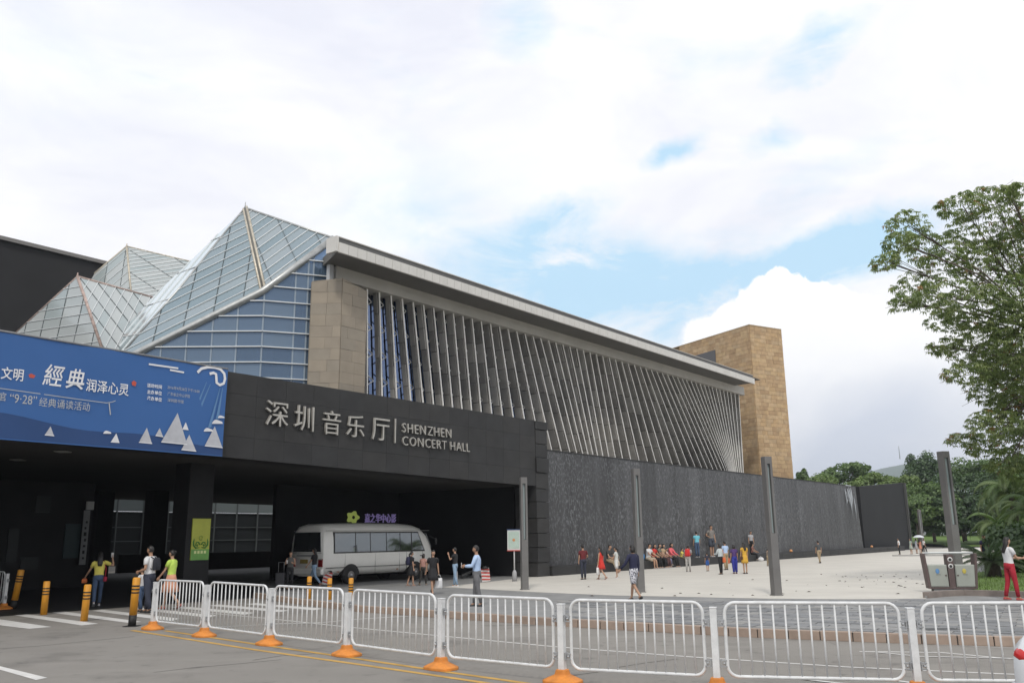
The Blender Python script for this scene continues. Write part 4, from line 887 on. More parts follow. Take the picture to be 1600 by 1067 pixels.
# ------------------------------------------------------------------ small notice board, hazard boards, litter bin
p = G(804, 908, ZP); nb_ = thing('notice_board', 'white notice board on a thin pole by the black pier', 'notice board', (p.x, p.y, ZP), R_(-10))
MB().cyl((0, 0, .3), (0, 0, 2.0), .028, 8).obj('pole', mat('white_pole', (.6, .6, .6), .5), nb_); MB().tube([(0, 0, 0), (0, 0, .35), (0, 0, .45)], [.10, .09, .04], 12).obj('foot', mat('grey_foot', (.35, .35, .36), .6), nb_)
MB().box((0, -.03, 1.62), (.54, .05, .80)).obj('frame', mat('white_pole', (.6, .6, .6), .5), nb_, .01); MB().box((0, -.058, 1.62), (.46, .01, .68)).obj('sheet', mat('pale_green_sheet', (.42, .52, .46), .5, .1, 6), nb_)
MB().box((0, -.045, 2.035), (.56, .06, .035)).obj('top_strip', mat('navy_strip', (.02, .05, .14), .5), nb_); MB().box((0, -.045, 1.205), (.56, .06, .035)).obj('bottom_strip', mat('red_strip', (.5, .06, .04), .5), nb_)
MB().ell((0, -.066, 1.62), (.06, .004, .06), 10, 6).obj('print', mat('orange_print', (.55, .25, .10), .6), nb_)
def hazard(label, x, y, rz, lean):
    p = G(x, y, ZP); r = thing('hazard_board', label, 'hazard board', (p.x, p.y, ZP), rz, 'red and white hazard boards'); r.rotation_euler = (0, lean, rz)
    MB().box((0, 0, .28), (.34, .04, .52)).obj('board', mat('hazard_white', (.62, .60, .58), .6), r, .01)
    for k in range(4):
        z_ = .06+k*.13; MB().prism([(-.165, -.0205, z_+.10), (-.165, -.0205, z_+.04), (.165, -.0205, z_-.02 if k else z_), (.165, -.0205, z_+.05)], (0, -.008, 0)).obj('stripe', mat('hazard_red', (.48, .05, .04), .6), r)
    MB().tube([(0, 0, .52), (0, 0, .62)], [.17, .05], 10).obj('cap', M_blk, r)
hazard('red and white striped board below the minibus tail light', 509, 914, R_(20), .18); hazard('red and white striped board right of the man in blue shirt', 760, 909, R_(10), -.12)
p0_, p1_ = G(722, 903.5, ZP)+ZUP*.12, G(752, 898, ZP)+ZUP*.35
ga = thing('boom_gate', 'dark lowered boom lying behind the man in blue shirt', 'boom gate', (p0_.x, p0_.y, ZP)); wobj(MB().tube([p0_, p1_], .06, 6), 'arm', mat('dark_arm', (.09, .09, .085), .6), ga)
# litter bin
p = G(1488, 925.5, ZP); lb = thing('litter_bin', 'twin grey litter bin with brown frame and two round ashtray holes', 'litter bin', (p.x, p.y, ZP), R_(-14))
M_br = mat('brown_bin_frame', (.10, .07, .065), .55, .1, 4); M_door = mat('bin_door', (.33, .35, .31), .45, .06, 3, metal=.15); M_lid = mat('bin_rail', (.50, .52, .51), .4, metal=.3)
for sx in (-1, 1): MB().prism([(sx*.62-.035, -.22, .12), (sx*.62-.035, .22, .12), (sx*.70-.035, .22, 1.12), (sx*.70-.035, -.22, 1.12)], (.07, 0, 0)).obj('side_frame', M_br, lb, .008)
MB().box((0, 0, .06), (1.05, .36, .12)).obj('plinth', M_slate, lb, .01); MB().box((0, 0, .14), (1.25, .42, .05)).obj('tray', M_br, lb, .008); MB().box((0, -.0, .62), (.17, .40, .94)).obj('centre_pillar', M_br, lb, .008)
MB().tube([(-.66, -.05, 1.12), (-.5, -.05, 1.135), (.5, -.05, 1.135), (.66, -.05, 1.12)], .035, 8).obj('top_rail', M_lid, lb)
for sx in (-1, 1):
    MB().prism([(sx*.355-.255, -.20, .17), (sx*.355+.255, -.20, .17), (sx*.375+.265, -.20, .80), (sx*.375-.265, -.20, .80)], (0, .40, 0)).obj('bin_box', M_door, lb, .012)
    d_ = MB().prism([(sx*.355-.235, -.206, .19), (sx*.355+.235, -.206, .19), (sx*.375+.245, -.206, .78), (sx*.375-.245, -.206, .78)], (0, -.014, 0)).obj('door', M_door, lb, .006)
    MB().ell((sx*.36-.02, -.224, .62), (.055, .006, .075), 10, 6).obj('recycling_mark', mat('blue_mark', (.10, .24, .46), .5) if sx < 0 else mat('yellow_mark', (.48, .40, .08), .5), d_)
    MB().box((sx*.36, -.222, .52), (.13, .005, .022)).obj('printed_word', mat('grey_mark', (.17, .19, .18), .5), d_); MB().cyl((sx*.16, -.222, .50), (sx*.16, -.235, .50), .025, 8).obj('lock', M_br, d_)
for z_ in (.95, .76): MB().tube([(0, -.195, z_), (0, -.21, z_)], [.075, .065], 14).obj('ashtray_ring', mat('white_ring', (.6, .6, .58), .5), lb); MB().cyl((0, -.209, z_), (0, -.2135, z_), .042, 12).obj('ashtray_hole', M_blk, lb)
# ------------------------------------------------------------------ green poster on the column
s_, t_, w_ = colpos[0]
po = thing('poster', 'yellow-green event poster with scroll ornament on the front column', 'poster', S(s_, t_+w_/2+.02, 1.2))
x0, y0_, x1, y1_ = 297, 810, 329.5, 875
a = onT(x0, y1_, t_+w_/2+.03); b_ = onT(x1, y0_, t_+w_/2+.03); sa, _, za = sco(a); sb, _, zb2 = sco(b_)
wobj(MB().boxax(S((sa+sb)/2, t_+w_/2+.02, (za+zb2)/2), UD*(sb-sa)/2, ND*.02, ZUP*(zb2-za)/2), 'sheet', mat('lime_sheet', (.40, .43, .06), .5, .12, 2, emit=None), po)
wobj(MB().boxax(S((sa+sb)/2, t_+w_/2+.042, za+(zb2-za)*.13), UD*(sb-sa)*.497, ND*.002, ZUP*(zb2-za)*.13), 'green_foot', mat('green_sheet', (.14, .33, .07), .5, .2, 2), po)
M_orn = mat('green_print', (.05, .19, .03), .5); cxp, czp = (sa+sb)/2, za+(zb2-za)*.38; pw = (sb-sa)
for sx in (-1, 1):
    pts = [S(cxp+sx*pw*q, t_+w_/2+.048, czp+pw*z_) for q, z_ in [(.03, -.02), (.12, .10), (.24, .08), (.26, -.04), (.17, -.08), (.14, 0)]]; wobj(MB().tube(pts, .022, 5), 'scroll', M_orn, po)
    pts = [S(cxp+sx*pw*q, t_+w_/2+.048, czp+pw*z_) for q, z_ in [(.05, -.16), (.25, -.18), (.38, -.05), (.40, .12), (.36, .26)]]; wobj(MB().tube(pts, [.01, .03, .03, .025, .008], 5), 'scroll', M_orn, po)
wobj(MB().tube([S(cxp+pw*.1*math.cos(k*.7), t_+w_/2+.048, czp+pw*(.30+.1*math.sin(k*.7))) for k in range(9)], .018, 5), 'scroll', mat('olive_print', (.25, .33, .05), .5), po)
for k in range(4): wobj(MB().boxax(S(cxp+pw*(-.27+k*.18), t_+w_/2+.047, za+(zb2-za)*.19), UD*.04, ND*.001, ZUP*.045), 'printed_character', mat('pale_yellow_print', (.62, .66, .30), .5), po)
# cinema sign on the wall behind the minibus
cs = thing('cinema_sign', 'small cinema sign with yellow-green flower mark and violet characters above the minibus', 'sign', S(-3, -8.5, 3))
M_vio = mat('violet_sign', (.30, .24, .50), .5, .1, 3, emit=.22); M_lime = mat('lime_mark', (.40, .48, .12), .5, emit=.3)
TSG = -8.60
sa = sco(onT(569, 816, TSG)); zc = sco(onT(569, 802, TSG))[2]; sb = -1.05
txt = '嘉之华中心影'; ws = (sb-sa[0])/6.0
for i, ch in enumerate(txt):
    me = text_mesh(ch, 1.0, .03, .008); xs = [v.co.x for v in me.vertices]; ys = [v.co.y for v in me.vertices]; me.transform(Matrix.Translation((-min(xs), -min(ys), 0)))
    place_text(me, 'letter', M_vio, cs, S(sa[0]+ws*i, TSG+.05, sa[2]), UD, ZUP, ws*.86/(max(xs)-min(xs)), (zc-sa[2])/(max(ys)-min(ys)))
c_ = onT(551, 808, TSG+.05); f_ = MB(); cc = c_
ring = [cc+UD*(.36*math.cos(a)*(1+.18*math.cos(5*a)))+ZUP*(.27*math.sin(a)*(1+.18*math.cos(5*a))) for a in [k*math.pi/15 for k in range(30)]]
inn = [cc+UD*(.11*math.cos(a)+.04)+ZUP*(.085*math.sin(a)) for a in [k*math.pi/15 for k in range(30)]]
f_.add([p for p in ring]+[p for p in inn]+[p+ND*.04 for p in ring]+[p+ND*.04 for p in inn], [(60+i, 60+(i+1) % 30, 90+(i+1) % 30, 90+i) for i in range(30)]+[(i, (i+1) % 30, 60+(i+1) % 30, 60+i) for i in range(30)]+[(30+i, 90+i, 90+(i+1) % 30, 30+(i+1) % 30) for i in range(30)])
wobj(f_, 'flower_mark', M_lime, cs); wobj(MB().boxax(cc-ZUP*.33, UD*.30, ND*.02, ZUP*.06), 'flower_mark', M_lime, cs)

# ================================================================== the minibus
bus = thing('minibus', 'cream white minibus parked under the canopy, seen from its rear right corner', 'minibus', (0, 0, 0))
M_cream = mat('cream_body', (.80, .79, .745), .3, .04, 1, spec=.5); M_bg = mat('bus_glass', (.012, .016, .018), .04, spec=.9); M_bg.node_tree.nodes['Principled BSDF'].inputs['IOR'].default_value = 2.0; M_tyre = mat('tyre_rubber', (.018, .018, .018), .85); M_rim = mat('wheel_rim', (.20, .19, .18), .5, metal=.4); M_trim = mat('black_trim', (.015, .015, .015), .6)
M_tail = mat('tail_lamp_red', (.30, .02, .02), .25); M_chrome = mat('dull_chrome', (.5, .5, .5), .3, metal=.8)
BL, BW, BH = 6.9, 2.08, 2.58
# local: x forward along the bus, y to its left, z up; its right side is y=-BW/2
prof = [(-3.45, .42, 2.20), (-3.43, .36, 2.36), (-3.33, .36, 2.50), (-3.05, .36, 2.56), (-1, .36, 2.60), (1.2, .36, 2.59), (2.1, .36, 2.53), (2.55, .36, 2.40), (2.8, .36, 2.20), (3.05, .36, 1.78), (3.22, .36, 1.30), (3.34, .36, 1.12), (3.42, .40, .90), (3.45, .48, .62)]
rings = []
for x, zb0, zt0 in prof:
    ring = []; n_ = 28
    hw = BW/2*(1-.10*max(0, (x-2.4)/1.05)**2-.06*max(0, (-x-3.1)/.35)**2)
    for k in range(n_):
        a = 2*math.pi*k/n_; cx, sy = math.cos(a), math.sin(a); e = 5.0; q = (abs(cx)**e+abs(sy)**e)**(-1/e); y = cx*q*hw; z = (zb0+zt0)/2+sy*q*(zt0-zb0)/2
        if z > 1.15: y *= 1-.085*((z-1.15)/1.4)**1.5
        ring.append(Vector((x, y, z)))
    rings.append(ring)
MB().loft(rings).obj('body', M_cream, bus)
def side_y(z, x=0): return (BW/2*(1-.085*max(0, (z-1.15)/1.4)**1.5))
def sidepanel(x0, x1, z0, z1, sgn_, m_, name, proud=.006, par=None, x2=None, x3=None, th_=.02):
    x2 = x0 if x2 is None else x2; x3 = x1 if x3 is None else x3
    ps = [Vector((x0, sgn_*(side_y(z0)+proud), z0)), Vector((x1, sgn_*(side_y(z0)+proud), z0)), Vector((x3, sgn_*(side_y(z1)+proud), z1)), Vector((x2, sgn_*(side_y(z1)+proud), z1))]
    return MB().prism(ps, Vector((0, -sgn_*th_, 0))).obj(name, m_, par or bus, .004)
for sg in (-1, 1):
    fr_ = sidepanel(-2.95, 2.62, 1.30, 2.20, sg, M_trim, 'window_band', .008, None, -2.95, 2.18, .05)
    xs = [-2.9, -1.72, -.86, .12, .98, 1.72]
    for a, b in zip(xs, xs[1:]): sidepanel(a+.02, b-.02, 1.35, 2.15, sg, M_bg, 'window', .014, fr_)
    sidepanel(1.76, 2.54, 1.35, 2.15, sg, M_bg, 'window', .014, fr_, 1.76, 2.16)
    sidepanel(-3.35, 3.2, .70, .725, sg, M_trim, 'trim_strip', .012)
    sidepanel(1.40, 1.415, .42, 1.30, sg, M_trim, 'door_seam', .006); sidepanel(2.45, 2.462, .42, 1.30, sg, M_trim, 'door_seam', .006)
    MB().cyl((1.62, sg*(BW/2-.01), 1.05), (1.62, sg*(BW/2+.012), 1.05), .055, 10).obj('fuel_cap', M_trim, bus)
    for xx in (-2.75, .75): sidepanel(xx, xx+.12, .52, .56, sg, mat('side_marker', (.28, .10, .03), .4), 'side_marker', .012)
    sidepanel(1.72, 1.95, .50, .62, sg, M_tail, 'reflector', .012)
    for xw, nm in ((-1.95, 0), (2.0, 1)):
        arch = MB(); ar = [(Vector((xw+.47*math.cos(k*math.pi/12), sg*(BW/2+.010), .38+.47*math.sin(k*math.pi/12)))) for k in range(13)]; arch.prism(ar, Vector((0, -sg*.3, 0))); arch.obj('wheel_arch', M_trim, bus)
        wl_ = MB(); y0 = sg*(BW/2-.22); y1 = sg*(BW/2+.014); wl_.tube([(xw, y0, .37), (xw, y0+(y1-y0)*.1, .37), (xw, y1-(y1-y0)*.1, .37), (xw, y1, .37)], [.33, .37, .37, .32], 24); wo = wl_.obj('wheel', M_tyre, bus)
        MB().tube([(xw, y1-.02*sg, .37), (xw, y1+.012*sg, .37)], [.20, .17], 18).obj('rim', M_rim, wo); MB().tube([(xw, y1, .37), (xw, y1+.05*sg, .37)], [.08, .06], 10).obj('hub', M_chrome, wo)
    sidepanel(-3.36, 2.95, 2.245, 2.262, sg, mat('gutter_grey', (.3, .3, .29), .5), 'rain_gutter', .012)
    for xx in (-2.3, -.55, .95): sidepanel(xx, xx+.008, .42, 1.27, sg, mat('panel_seam', (.22, .215, .20), .6), 'panel_seam', .005)
    sidepanel(2.28, 2.40, 1.08, 1.12, sg, M_trim, 'door_handle', .02)
    # mirror
    MB().ell((3.15, sg*1.22, 1.75), (.06, .05, .17), 8, 6).obj('mirror', M_trim, bus); MB().tube([(3.0, sg*.95, 2.0), (3.15, sg*1.2, 1.85)], .018, 5).obj('mirror_arm', M_trim, bus)
MB().prism([(-3.458, -.86, 1.38), (-3.458, .86, 1.38), (-3.458, .80, 2.20), (-3.458, -.80, 2.20)], (-.02, 0, 0)).obj('rear_window', M_bg, bus, .01)
MB().box((-3.47, 0, .56), (.16, 1.96, .24)).obj('rear_bumper', M_cream, bus, .04); MB().box((-3.475, .15, .98), (.03, .46, .17)).obj('number_plate', mat('plate_yellow', (.32, .24, .06), .5), bus, .005)
MB().box((-3.462, 0, 1.335), (.012, 1.75, .012)).obj('hatch_seam', M_trim, bus); MB().tube([(-3.478, .1, 1.42), (-3.485, -.35, 1.50)], .012, 5).obj('wiper', M_trim, bus); MB().box((-3.462, .05, 1.22), (.012, 1.2, .10)).obj('rear_badge', mat('grey_badge', (.33, .33, .32), .5), bus)
for sg in (-1, 1): MB().box((-3.45, sg*.83, .93), (.06, .26, .34)).obj('tail_lamp', M_tail, bus, .02); MB().box((-3.462, sg*.83, 1.08), (.06, .22, .06)).obj('reversing_lamp', mat('clear_lamp', (.55, .52, .48), .2), bus, .01)
MB().prism([(2.86, -.86, 2.13), (3.17, -.92, 1.45), (3.17, .92, 1.45), (2.86, .86, 2.13)], (.03, 0, .012)).obj('windscreen', M_bg, bus, .01)
for sg in (-1, 1): MB().ell((3.42, sg*.72, .80), (.06, .18, .10), 10, 6).obj('headlight', mat('clear_lamp', (.55, .52, .48), .2), bus)
bp_ = G(558, 911.5, ZP); bus.rotation_euler = (0, 0, math.pi/2-TH); bus.scale = (.915, 1, .915); ax_ = UD
bus.location = Vector((bp_.x, bp_.y, ZP)) + UD*1.45 - ND*(BW/2)

# ================================================================== the silver-white car cut by the right edge
car = thing('car', 'white saloon car cut by the right edge, rear corner with red tail lamp', 'car', (0, 0, 0))
M_carw = mat('car_white', (.66, .68, .70), .22, spec=.6)
# local x forward, y left; rear at x=-2.2
cp_ = [(-2.22, .42, .72, .72), (-2.20, .34, .90, .80), (-2.10, .30, 1.00, .84), (-1.75, .26, 1.04, .87), (-1.5, .24, 1.06, .88), (-.95, .22, 1.03, .89), (0, .22, 1.0, .9), (.9, .22, .98, .9), (1.5, .24, .90, .87), (2.0, .28, .78, .80), (2.2, .36, .66, .66)]
rings = []
for x, z0, z1, hw in cp_:
    ring = []
    for k in range(28):
        a = 2*math.pi*k/28; cx, sy = math.cos(a), math.sin(a); e = 4.0; q = (abs(cx)**e+abs(sy)**e)**(-1/e); ring.append(Vector((x, cx*q*hw, (z0+z1)/2+sy*q*(z1-z0)/2)))
    rings.append(ring)
MB().loft(rings).obj('body', M_carw, car)
rings = []
for x, z1, hw in [(-1.62, 1.04, .68), (-1.35, 1.18, .66), (-.95, 1.38, .62), (-.3, 1.46, .60), (.3, 1.42, .60), (.8, 1.20, .64), (1.2, .97, .68)]:
    ring = []
    for k in range(20):
        a = math.pi*k/19; ring.append(Vector((x, math.copysign(abs(math.cos(a))**.5, math.cos(a))*hw*(1.12-.12*math.sin(a)), .93+math.sin(a)**.6*(z1-.93))))
    rings.append(ring)
MB().loft(rings, closed=False, caps=False).obj('cabin_glass', M_bg, car)
MB().loft([[Vector((x, y*hw, z+.012)) for y in (-1, -.5, 0, .5, 1)] for x, z, hw in [(-.98, 1.375, .52), (-.6, 1.435, .53), (-.3, 1.462, .53), (.3, 1.43, .53)]], closed=False, caps=False).obj('roof', M_carw, car)
for sg in (-1, 1):
    MB().ell((-2.10, sg*.675, .80), (.115, .165, .085), 12, 8).obj('tail_lamp', mat('car_tail_red', (.50, .02, .02), .2), car); MB().ell((2.05, sg*.58, .62), (.12, .18, .08), 10, 6).obj('headlight', mat('clear_lamp', (.55, .52, .48), .2), car)
    for xw in (-1.35, 1.35):
        y1 = sg*.90; wo = MB().tube([(xw, y1-sg*.2, .31), (xw, y1-sg*.18, .31), (xw, y1-sg*.02, .31), (xw, y1, .31)], [.28, .31, .31, .27], 22).obj('wheel', M_tyre, car); MB().tube([(xw, y1-.01*sg, .31), (xw, y1+.012*sg, .31)], [.2, .18], 14).obj('rim', M_chrome, wo)
MB().box((-2.21, 0, .46), (.12, 1.5, .22)).obj('rear_bumper', M_carw, car, .05); MB().box((-2.235, 0, .78), (.02, .44, .13)).obj('number_plate', mat('plate_pale', (.5, .52, .6), .5), car)
CARP = G(1650, 1130, .0)
car.rotation_euler = (0, 0, R_(-38)); car.location = (6.70, 7.45, 0)
# narrow hanging banner in front of the shop wall, small lamps on the ledge
vb = thing('vertical_banner', 'narrow pale vertical banner hanging in the shade left of the passage', 'banner', onT(131, 840, -12.7)); a = onT(138, 797, -12.7); b_ = onT(126.5, 882, -12.7); sa, sb = sco(a)[0], sco(b_)[0]; sm_ = (sa+sb)/2
wobj(MB().boxax(S(sm_, -12.7, (a.z+b_.z)/2), UD*.13, ND*.015, ZUP*(a.z-b_.z)/2), 'cloth', mat('grey_banner_cloth', (.27, .28, .28), .7, .15, 3), vb)
for k in range(7): wobj(MB().boxax(S(sm_+random.uniform(-.02, .02), -12.683, b_.z+(a.z-b_.z)*(.12+.11*k)), UD*random.uniform(.03, .07), ND*.003, ZUP*random.uniform(.04, .08)), 'printed_mark', M_blk, vb)
wobj(MB().boxax(S(sm_+.05, -12.6, a.z+.19), UD*.14, ND*.06, ZUP*.17), 'lamp_box', mat('white_lamp_box', (.6, .61, .6), .5), vb)
for lab, px_, py_ in [('small orange lamp on the ledge left of the man walking alone', 1237, 874), ('small orange lamp on the ledge near the dry end wall', 1363, 863)]:
    p = onT(px_, py_, .1); r_ = thing('ledge_lamp', lab, 'ledge lamp', (p.x, p.y, ZP+.425)); MB().ell((0, 0, .10), (.12, .12, .11), 10, 6).obj('globe', mat('orange_lamp', (.62, .30, .12), .4), r_); MB().cyl((0, 0, 0), (0, 0, .03), .10, 10).obj('collar', M_blk, r_)
# ================================================================== trees and planting
def leafmat(name, col, trans=.38):
    if name in MATS: return MATS[name]
    mt = bpy.data.materials.new(name); mt.use_nodes = True; t = mt.node_tree; t.nodes.clear(); o = t.nodes.new('ShaderNodeOutputMaterial')
    d = t.nodes.new('ShaderNodeBsdfDiffuse'); d.inputs[0].default_value = (*col, 1); tr2 = t.nodes.new('ShaderNodeBsdfTranslucent'); tr2.inputs[0].default_value = (col[0]*1.3, col[1]*1.5, col[2]*.8, 1)
    g = t.nodes.new('ShaderNodeBsdfGlossy'); g.inputs['Roughness'].default_value = .45; g.inputs['Color'].default_value = (.8, .85, .8, 1)
    m1 = t.nodes.new('ShaderNodeMixShader'); m1.inputs[0].default_value = trans; t.links.new(d.outputs[0], m1.inputs[1]); t.links.new(tr2.outputs[0], m1.inputs[2])
    m2 = t.nodes.new('ShaderNodeMixShader'); m2.inputs[0].default_value = .05; t.links.new(m1.outputs[0], m2.inputs[1]); t.links.new(g.outputs[0], m2.inputs[2]); t.links.new(m2.outputs[0], o.inputs[0])
    MATS[name] = mt; return mt
M_bark = mat('grey_bark', (.12, .10, .08), .9, .3, 6, bump=.4, bscale=14)
def rv(): 
    while True:
        v = Vector((random.uniform(-1, 1), random.uniform(-1, 1), random.uniform(-1, 1)))
        if .05 < v.length < 1: return v
def at(px_, py_, Z): v = ray(px_, py_); return CAM+v*(Z/v.dot(_fw))
# ---- the large tree with hanging leaf fans at the right
LEAF = [leafmat('fan_leaf_%d' % i, c) for i, c in enumerate([(.17, .215, .085), (.21, .25, .10), (.125, .165, .065), (.26, .29, .13), (.28, .15, .05)])]
ZT_ = 30.0; kpx = ZT_/1341
tree = thing('broadleaf_tree', 'large tree with drooping fan leaves filling the right edge of the picture', 'tree', (*at(1665, 800, ZT_)[:2], ZP))
blobs = [(1383, 408, 20, 11), (1418, 352, 34, 24), (1445, 385, 34, 26), (1405, 378, 22, 16), (1505, 322, 44, 22), (1550, 306, 40, 18), (1575, 300, 16, 10), (1540, 358, 62, 34), (1480, 405, 50, 28), (1545, 410, 60, 36), (1430, 447, 40, 24), (1412, 472, 22, 10), (1475, 462, 50, 26), (1590, 400, 55, 50), (1520, 480, 58, 34), (1480, 500, 38, 18), (1475, 540, 24, 12), (1585, 480, 60, 50), (1525, 540, 55, 36), (1590, 560, 60, 50), (1510, 582, 34, 16), (1560, 605, 50, 30), (1600, 640, 45, 40), (1555, 660, 45, 22), (1507, 685, 30, 12), (1585, 690, 40, 24), (1545, 700, 34, 14), (1600, 600, 60, 50), (1585, 650, 50, 40), (1560, 560, 50, 36), (1610, 520, 60, 60), (1575, 725, 36, 14), (1612, 735, 40, 22),
         (1650, 330, 70, 50), (1670, 430, 80, 70), (1665, 560, 80, 80), (1660, 670, 60, 50)]
fork = at(1660, 640, ZT_); trunk_b = Vector(tree.location)
br = MB(); br.tube([trunk_b-Vector((0, 0, .3)), trunk_b+ZUP*1.2, fork-ZUP*1.0, fork], [.42, .32, .27, .22], 12); tw = MB(); cents = []
for bx_, by_, rx, ry in blobs: cents.append((at(bx_, by_, ZT_+random.uniform(-2.2, 2.2)), rx*kpx, ry*kpx))
for mid, ch in [((1640, 520), range(0, 14)), ((1650, 560), range(14, 22)), ((1640, 620), range(22, 33)), ((1690, 500), range(33, 37))]:
    mp_ = at(*mid, ZT_); br.tube([fork, (fork+mp_)/2+Vector((.2, .1, .1)), mp_], [.2, .15, .12], 8)
    for k in ch:
        c, rx, ry = cents[k]; md = (mp_+c)/2+Vector((0, random.uniform(-.6, .6), random.uniform(-.1, .5))); tw.tube([mp_, md, c], [.055, .03, .010], 6)
        for q in range(5): e = c+Vector((random.uniform(-1, 1)*rx, random.uniform(-1, 1)*rx, random.uniform(-.8, .8)*ry)); tw.tube([md+(c-md)*.5, (c+e)/2, e], [.013, .009, .004], 4)
wobj(br, 'trunk', M_bark, tree); wobj(tw, 'branches', M_bark, tree)
def whorl(mb, p, sz, mi):
    n = random.randint(6, 9); a0 = random.uniform(0, 6.28); tilt = Vector((random.uniform(-.5, .5), random.uniform(-.5, .5), 1)).normalized(); ax = tilt.orthogonal().normalized(); ay = tilt.cross(ax)
    for k in range(n):
        a = a0+6.283*k/n+random.uniform(-.2, .2); d_ = ax*math.cos(a)+ay*math.sin(a); s_ = d_.cross(tilt); l = sz*random.uniform(.75, 1.15); w_ = l*.15
        m1 = p+d_*l*.45-ZUP*l*.12; e = p+d_*l*.8-ZUP*l*random.uniform(.45, .8)
        mb.add([p, m1+s_*w_, e, m1-s_*w_, m1+ZUP*w_*.25], [(0, 1, 4), (0, 4, 3), (1, 2, 4), (4, 2, 3)], mi)
cr = MB()
for (c, rx, ry), (bx_, by_, pr_x, pr_y) in zip(cents, blobs):
    n = int(50+rx*ry*(165 if bx_ < 1500 else 250))
    for k in range(n):
        v = rv(); v = v.normalized()*(v.length**.45); p = c+Vector((v.x*rx, v.y*max(rx, .8)*.9, v.z*ry)); m_i = random.choices(range(5), [5, 4, 4, 2.4, .35])[0]
        whorl(cr, p, random.uniform(.125, .20), m_i)
tag(wobj(cr, 'crown', LEAF, tree), kind=None)
# ---- woodland trees beyond the lawn
WOOD = [[leafmat('wood_leaf_%d%d' % (g_, i), c, .25) for i, c in enumerate(cs)] for g_, cs in enumerate([[(.095, .155, .042), (.12, .185, .05), (.072, .122, .034)], [(.055, .098, .036), (.07, .118, .042), (.042, .076, .028)], [(.14, .20, .055), (.165, .225, .065), (.11, .165, .045)]])]
def wood_tree(label, px_, ytop, wpx, Z, pal, shape='round', base_z=.4, dens=1.0, low=.35):
    top = at(px_, ytop, Z); base = Vector((top.x, top.y, base_z)); H = top.z-base_z; W = wpx*Z/1341/2
    r = thing('woodland_tree', label, 'tree', base, 0, 'trees beyond the lawn')
    tr2 = MB(); tr2.tube([(0, 0, -.3), (random.uniform(-.2, .2), 0, H*.3), (random.uniform(-.4, .4), 0, H*.6)], [.03*H, .022*H, .012*H], 8)
    cl = []; nC = 40 if shape != 'flat' else 26
    for k in range(nC):
        a = random.uniform(0, 6.28); rr = math.sqrt(random.random())
        if shape == 'flat': z = H*random.uniform(.72, .96); rad = W*.95*rr; s_ = Vector((W*.30, W*.30, H*.05))
        elif shape == 'dense': z = H*random.uniform(.35, .9); rad = W*rr*math.sqrt(max(.05, 1-((z/H-.6)/.42)**2)); s_ = Vector((W*.26, W*.26, H*.10))
        else: z = H*random.uniform(low, .93); rad = W*rr*math.sqrt(max(.08, 1-((z/H-.58)/.42)**2)); s_ = Vector((W*.27, W*.27, H*.08))
        c = Vector((rad*math.cos(a), rad*math.sin(a), z)); cl.append((c, s_*random.uniform(.6, 1.5)))
        if k % 2 == 0: tr2.tube([(0, 0, H*.35), c*.5+Vector((0, 0, H*.3)), c], [.012*H, .007*H, .002*H], 5)
    tr2.obj('trunk', M_bark, r); mb = MB()
    for c, s_ in cl:
        for k in range(int(165*dens)):
            v = rv(); v = v.normalized()*(v.length**.75); p = c+Vector((v.x*s_.x, v.y*s_.y, v.z*s_.z)); nn = (v+rv()*.8+Vector((0, 0, .6))).normalized(); ax = nn.orthogonal().normalized(); ay = nn.cross(ax); q = random.uniform(.06, .165)*Z/120
            mb.add([p+ax*q*1.5, p+ay*q, p-ax*q*1.5, p-ay*q], [(0, 1, 2, 3)], random.randrange(3))
    mb.obj('crown', WOOD[pal], r); return r
WL = [('small loose tree just right of the ochre tower foot', 1250, 732, 34, 135, 0, 'round', 'lacy'), ('flat-topped tree right of the tower with layered boughs', 1318, 722, 86, 138, 0, 'flat', ''), ('pale green low tree peeping over the water wall end', 1283, 741, 70, 126, 2, 'round', ''),
      ('light green rounded tree above the water spill', 1355, 737, 84, 124, 2, 'round', ''), ('dark domed tree standing tallest below the hill', 1436, 703, 74, 150, 1, 'dense', ''), ('bright green tree above the dry black end wall', 1402, 738, 70, 120, 2, 'round', ''),
      ('mid green tree just left of the lamp post behind the bin', 1450, 752, 80, 112, 0, 'round', ''), ('dark green tree right behind the lamp post by the bin', 1495, 738, 90, 118, 1, 'round', ''), ('wide layered tree right of the top of the lamp post by the bin', 1532, 712, 110, 140, 0, 'flat', ''),
      ('dusky tree behind the palm fronds', 1560, 735, 90, 112, 1, 'round', ''), ('tree filling the gap under the big tree at right', 1590, 706, 100, 112, 0, 'round', ''), ('shaded lower tree over the lawn left part', 1428, 772, 70, 108, 0, 'round', ''), ('shaded lower tree over the lawn middle part', 1475, 775, 72, 108, 1, 'round', ''), ('shaded lower tree over the lawn right part', 1530, 772, 80, 107, 1, 'round', ''),
      ('dim green tree at the far right edge behind the palm', 1640, 740, 100, 115, 1, 'round', ''), ('dark undergrowth tree right of the end wall', 1408, 790, 50, 109, 1, 'dense', ''), ('dark undergrowth tree left of the cycad', 1500, 800, 70, 109, 1, 'dense', ''), ('dark undergrowth tree behind the cycad', 1575, 795, 80, 109, 1, 'dense', ''), ('dark undergrowth tree behind the lamp post by the bin', 1455, 798, 60, 109, 1, 'dense', '')]
for lab, px_, yt, wp, Z, pal, shp, _x in WL: wood_tree(lab, px_, yt, wp, Z, pal, shp, .9, 1.5, .30)
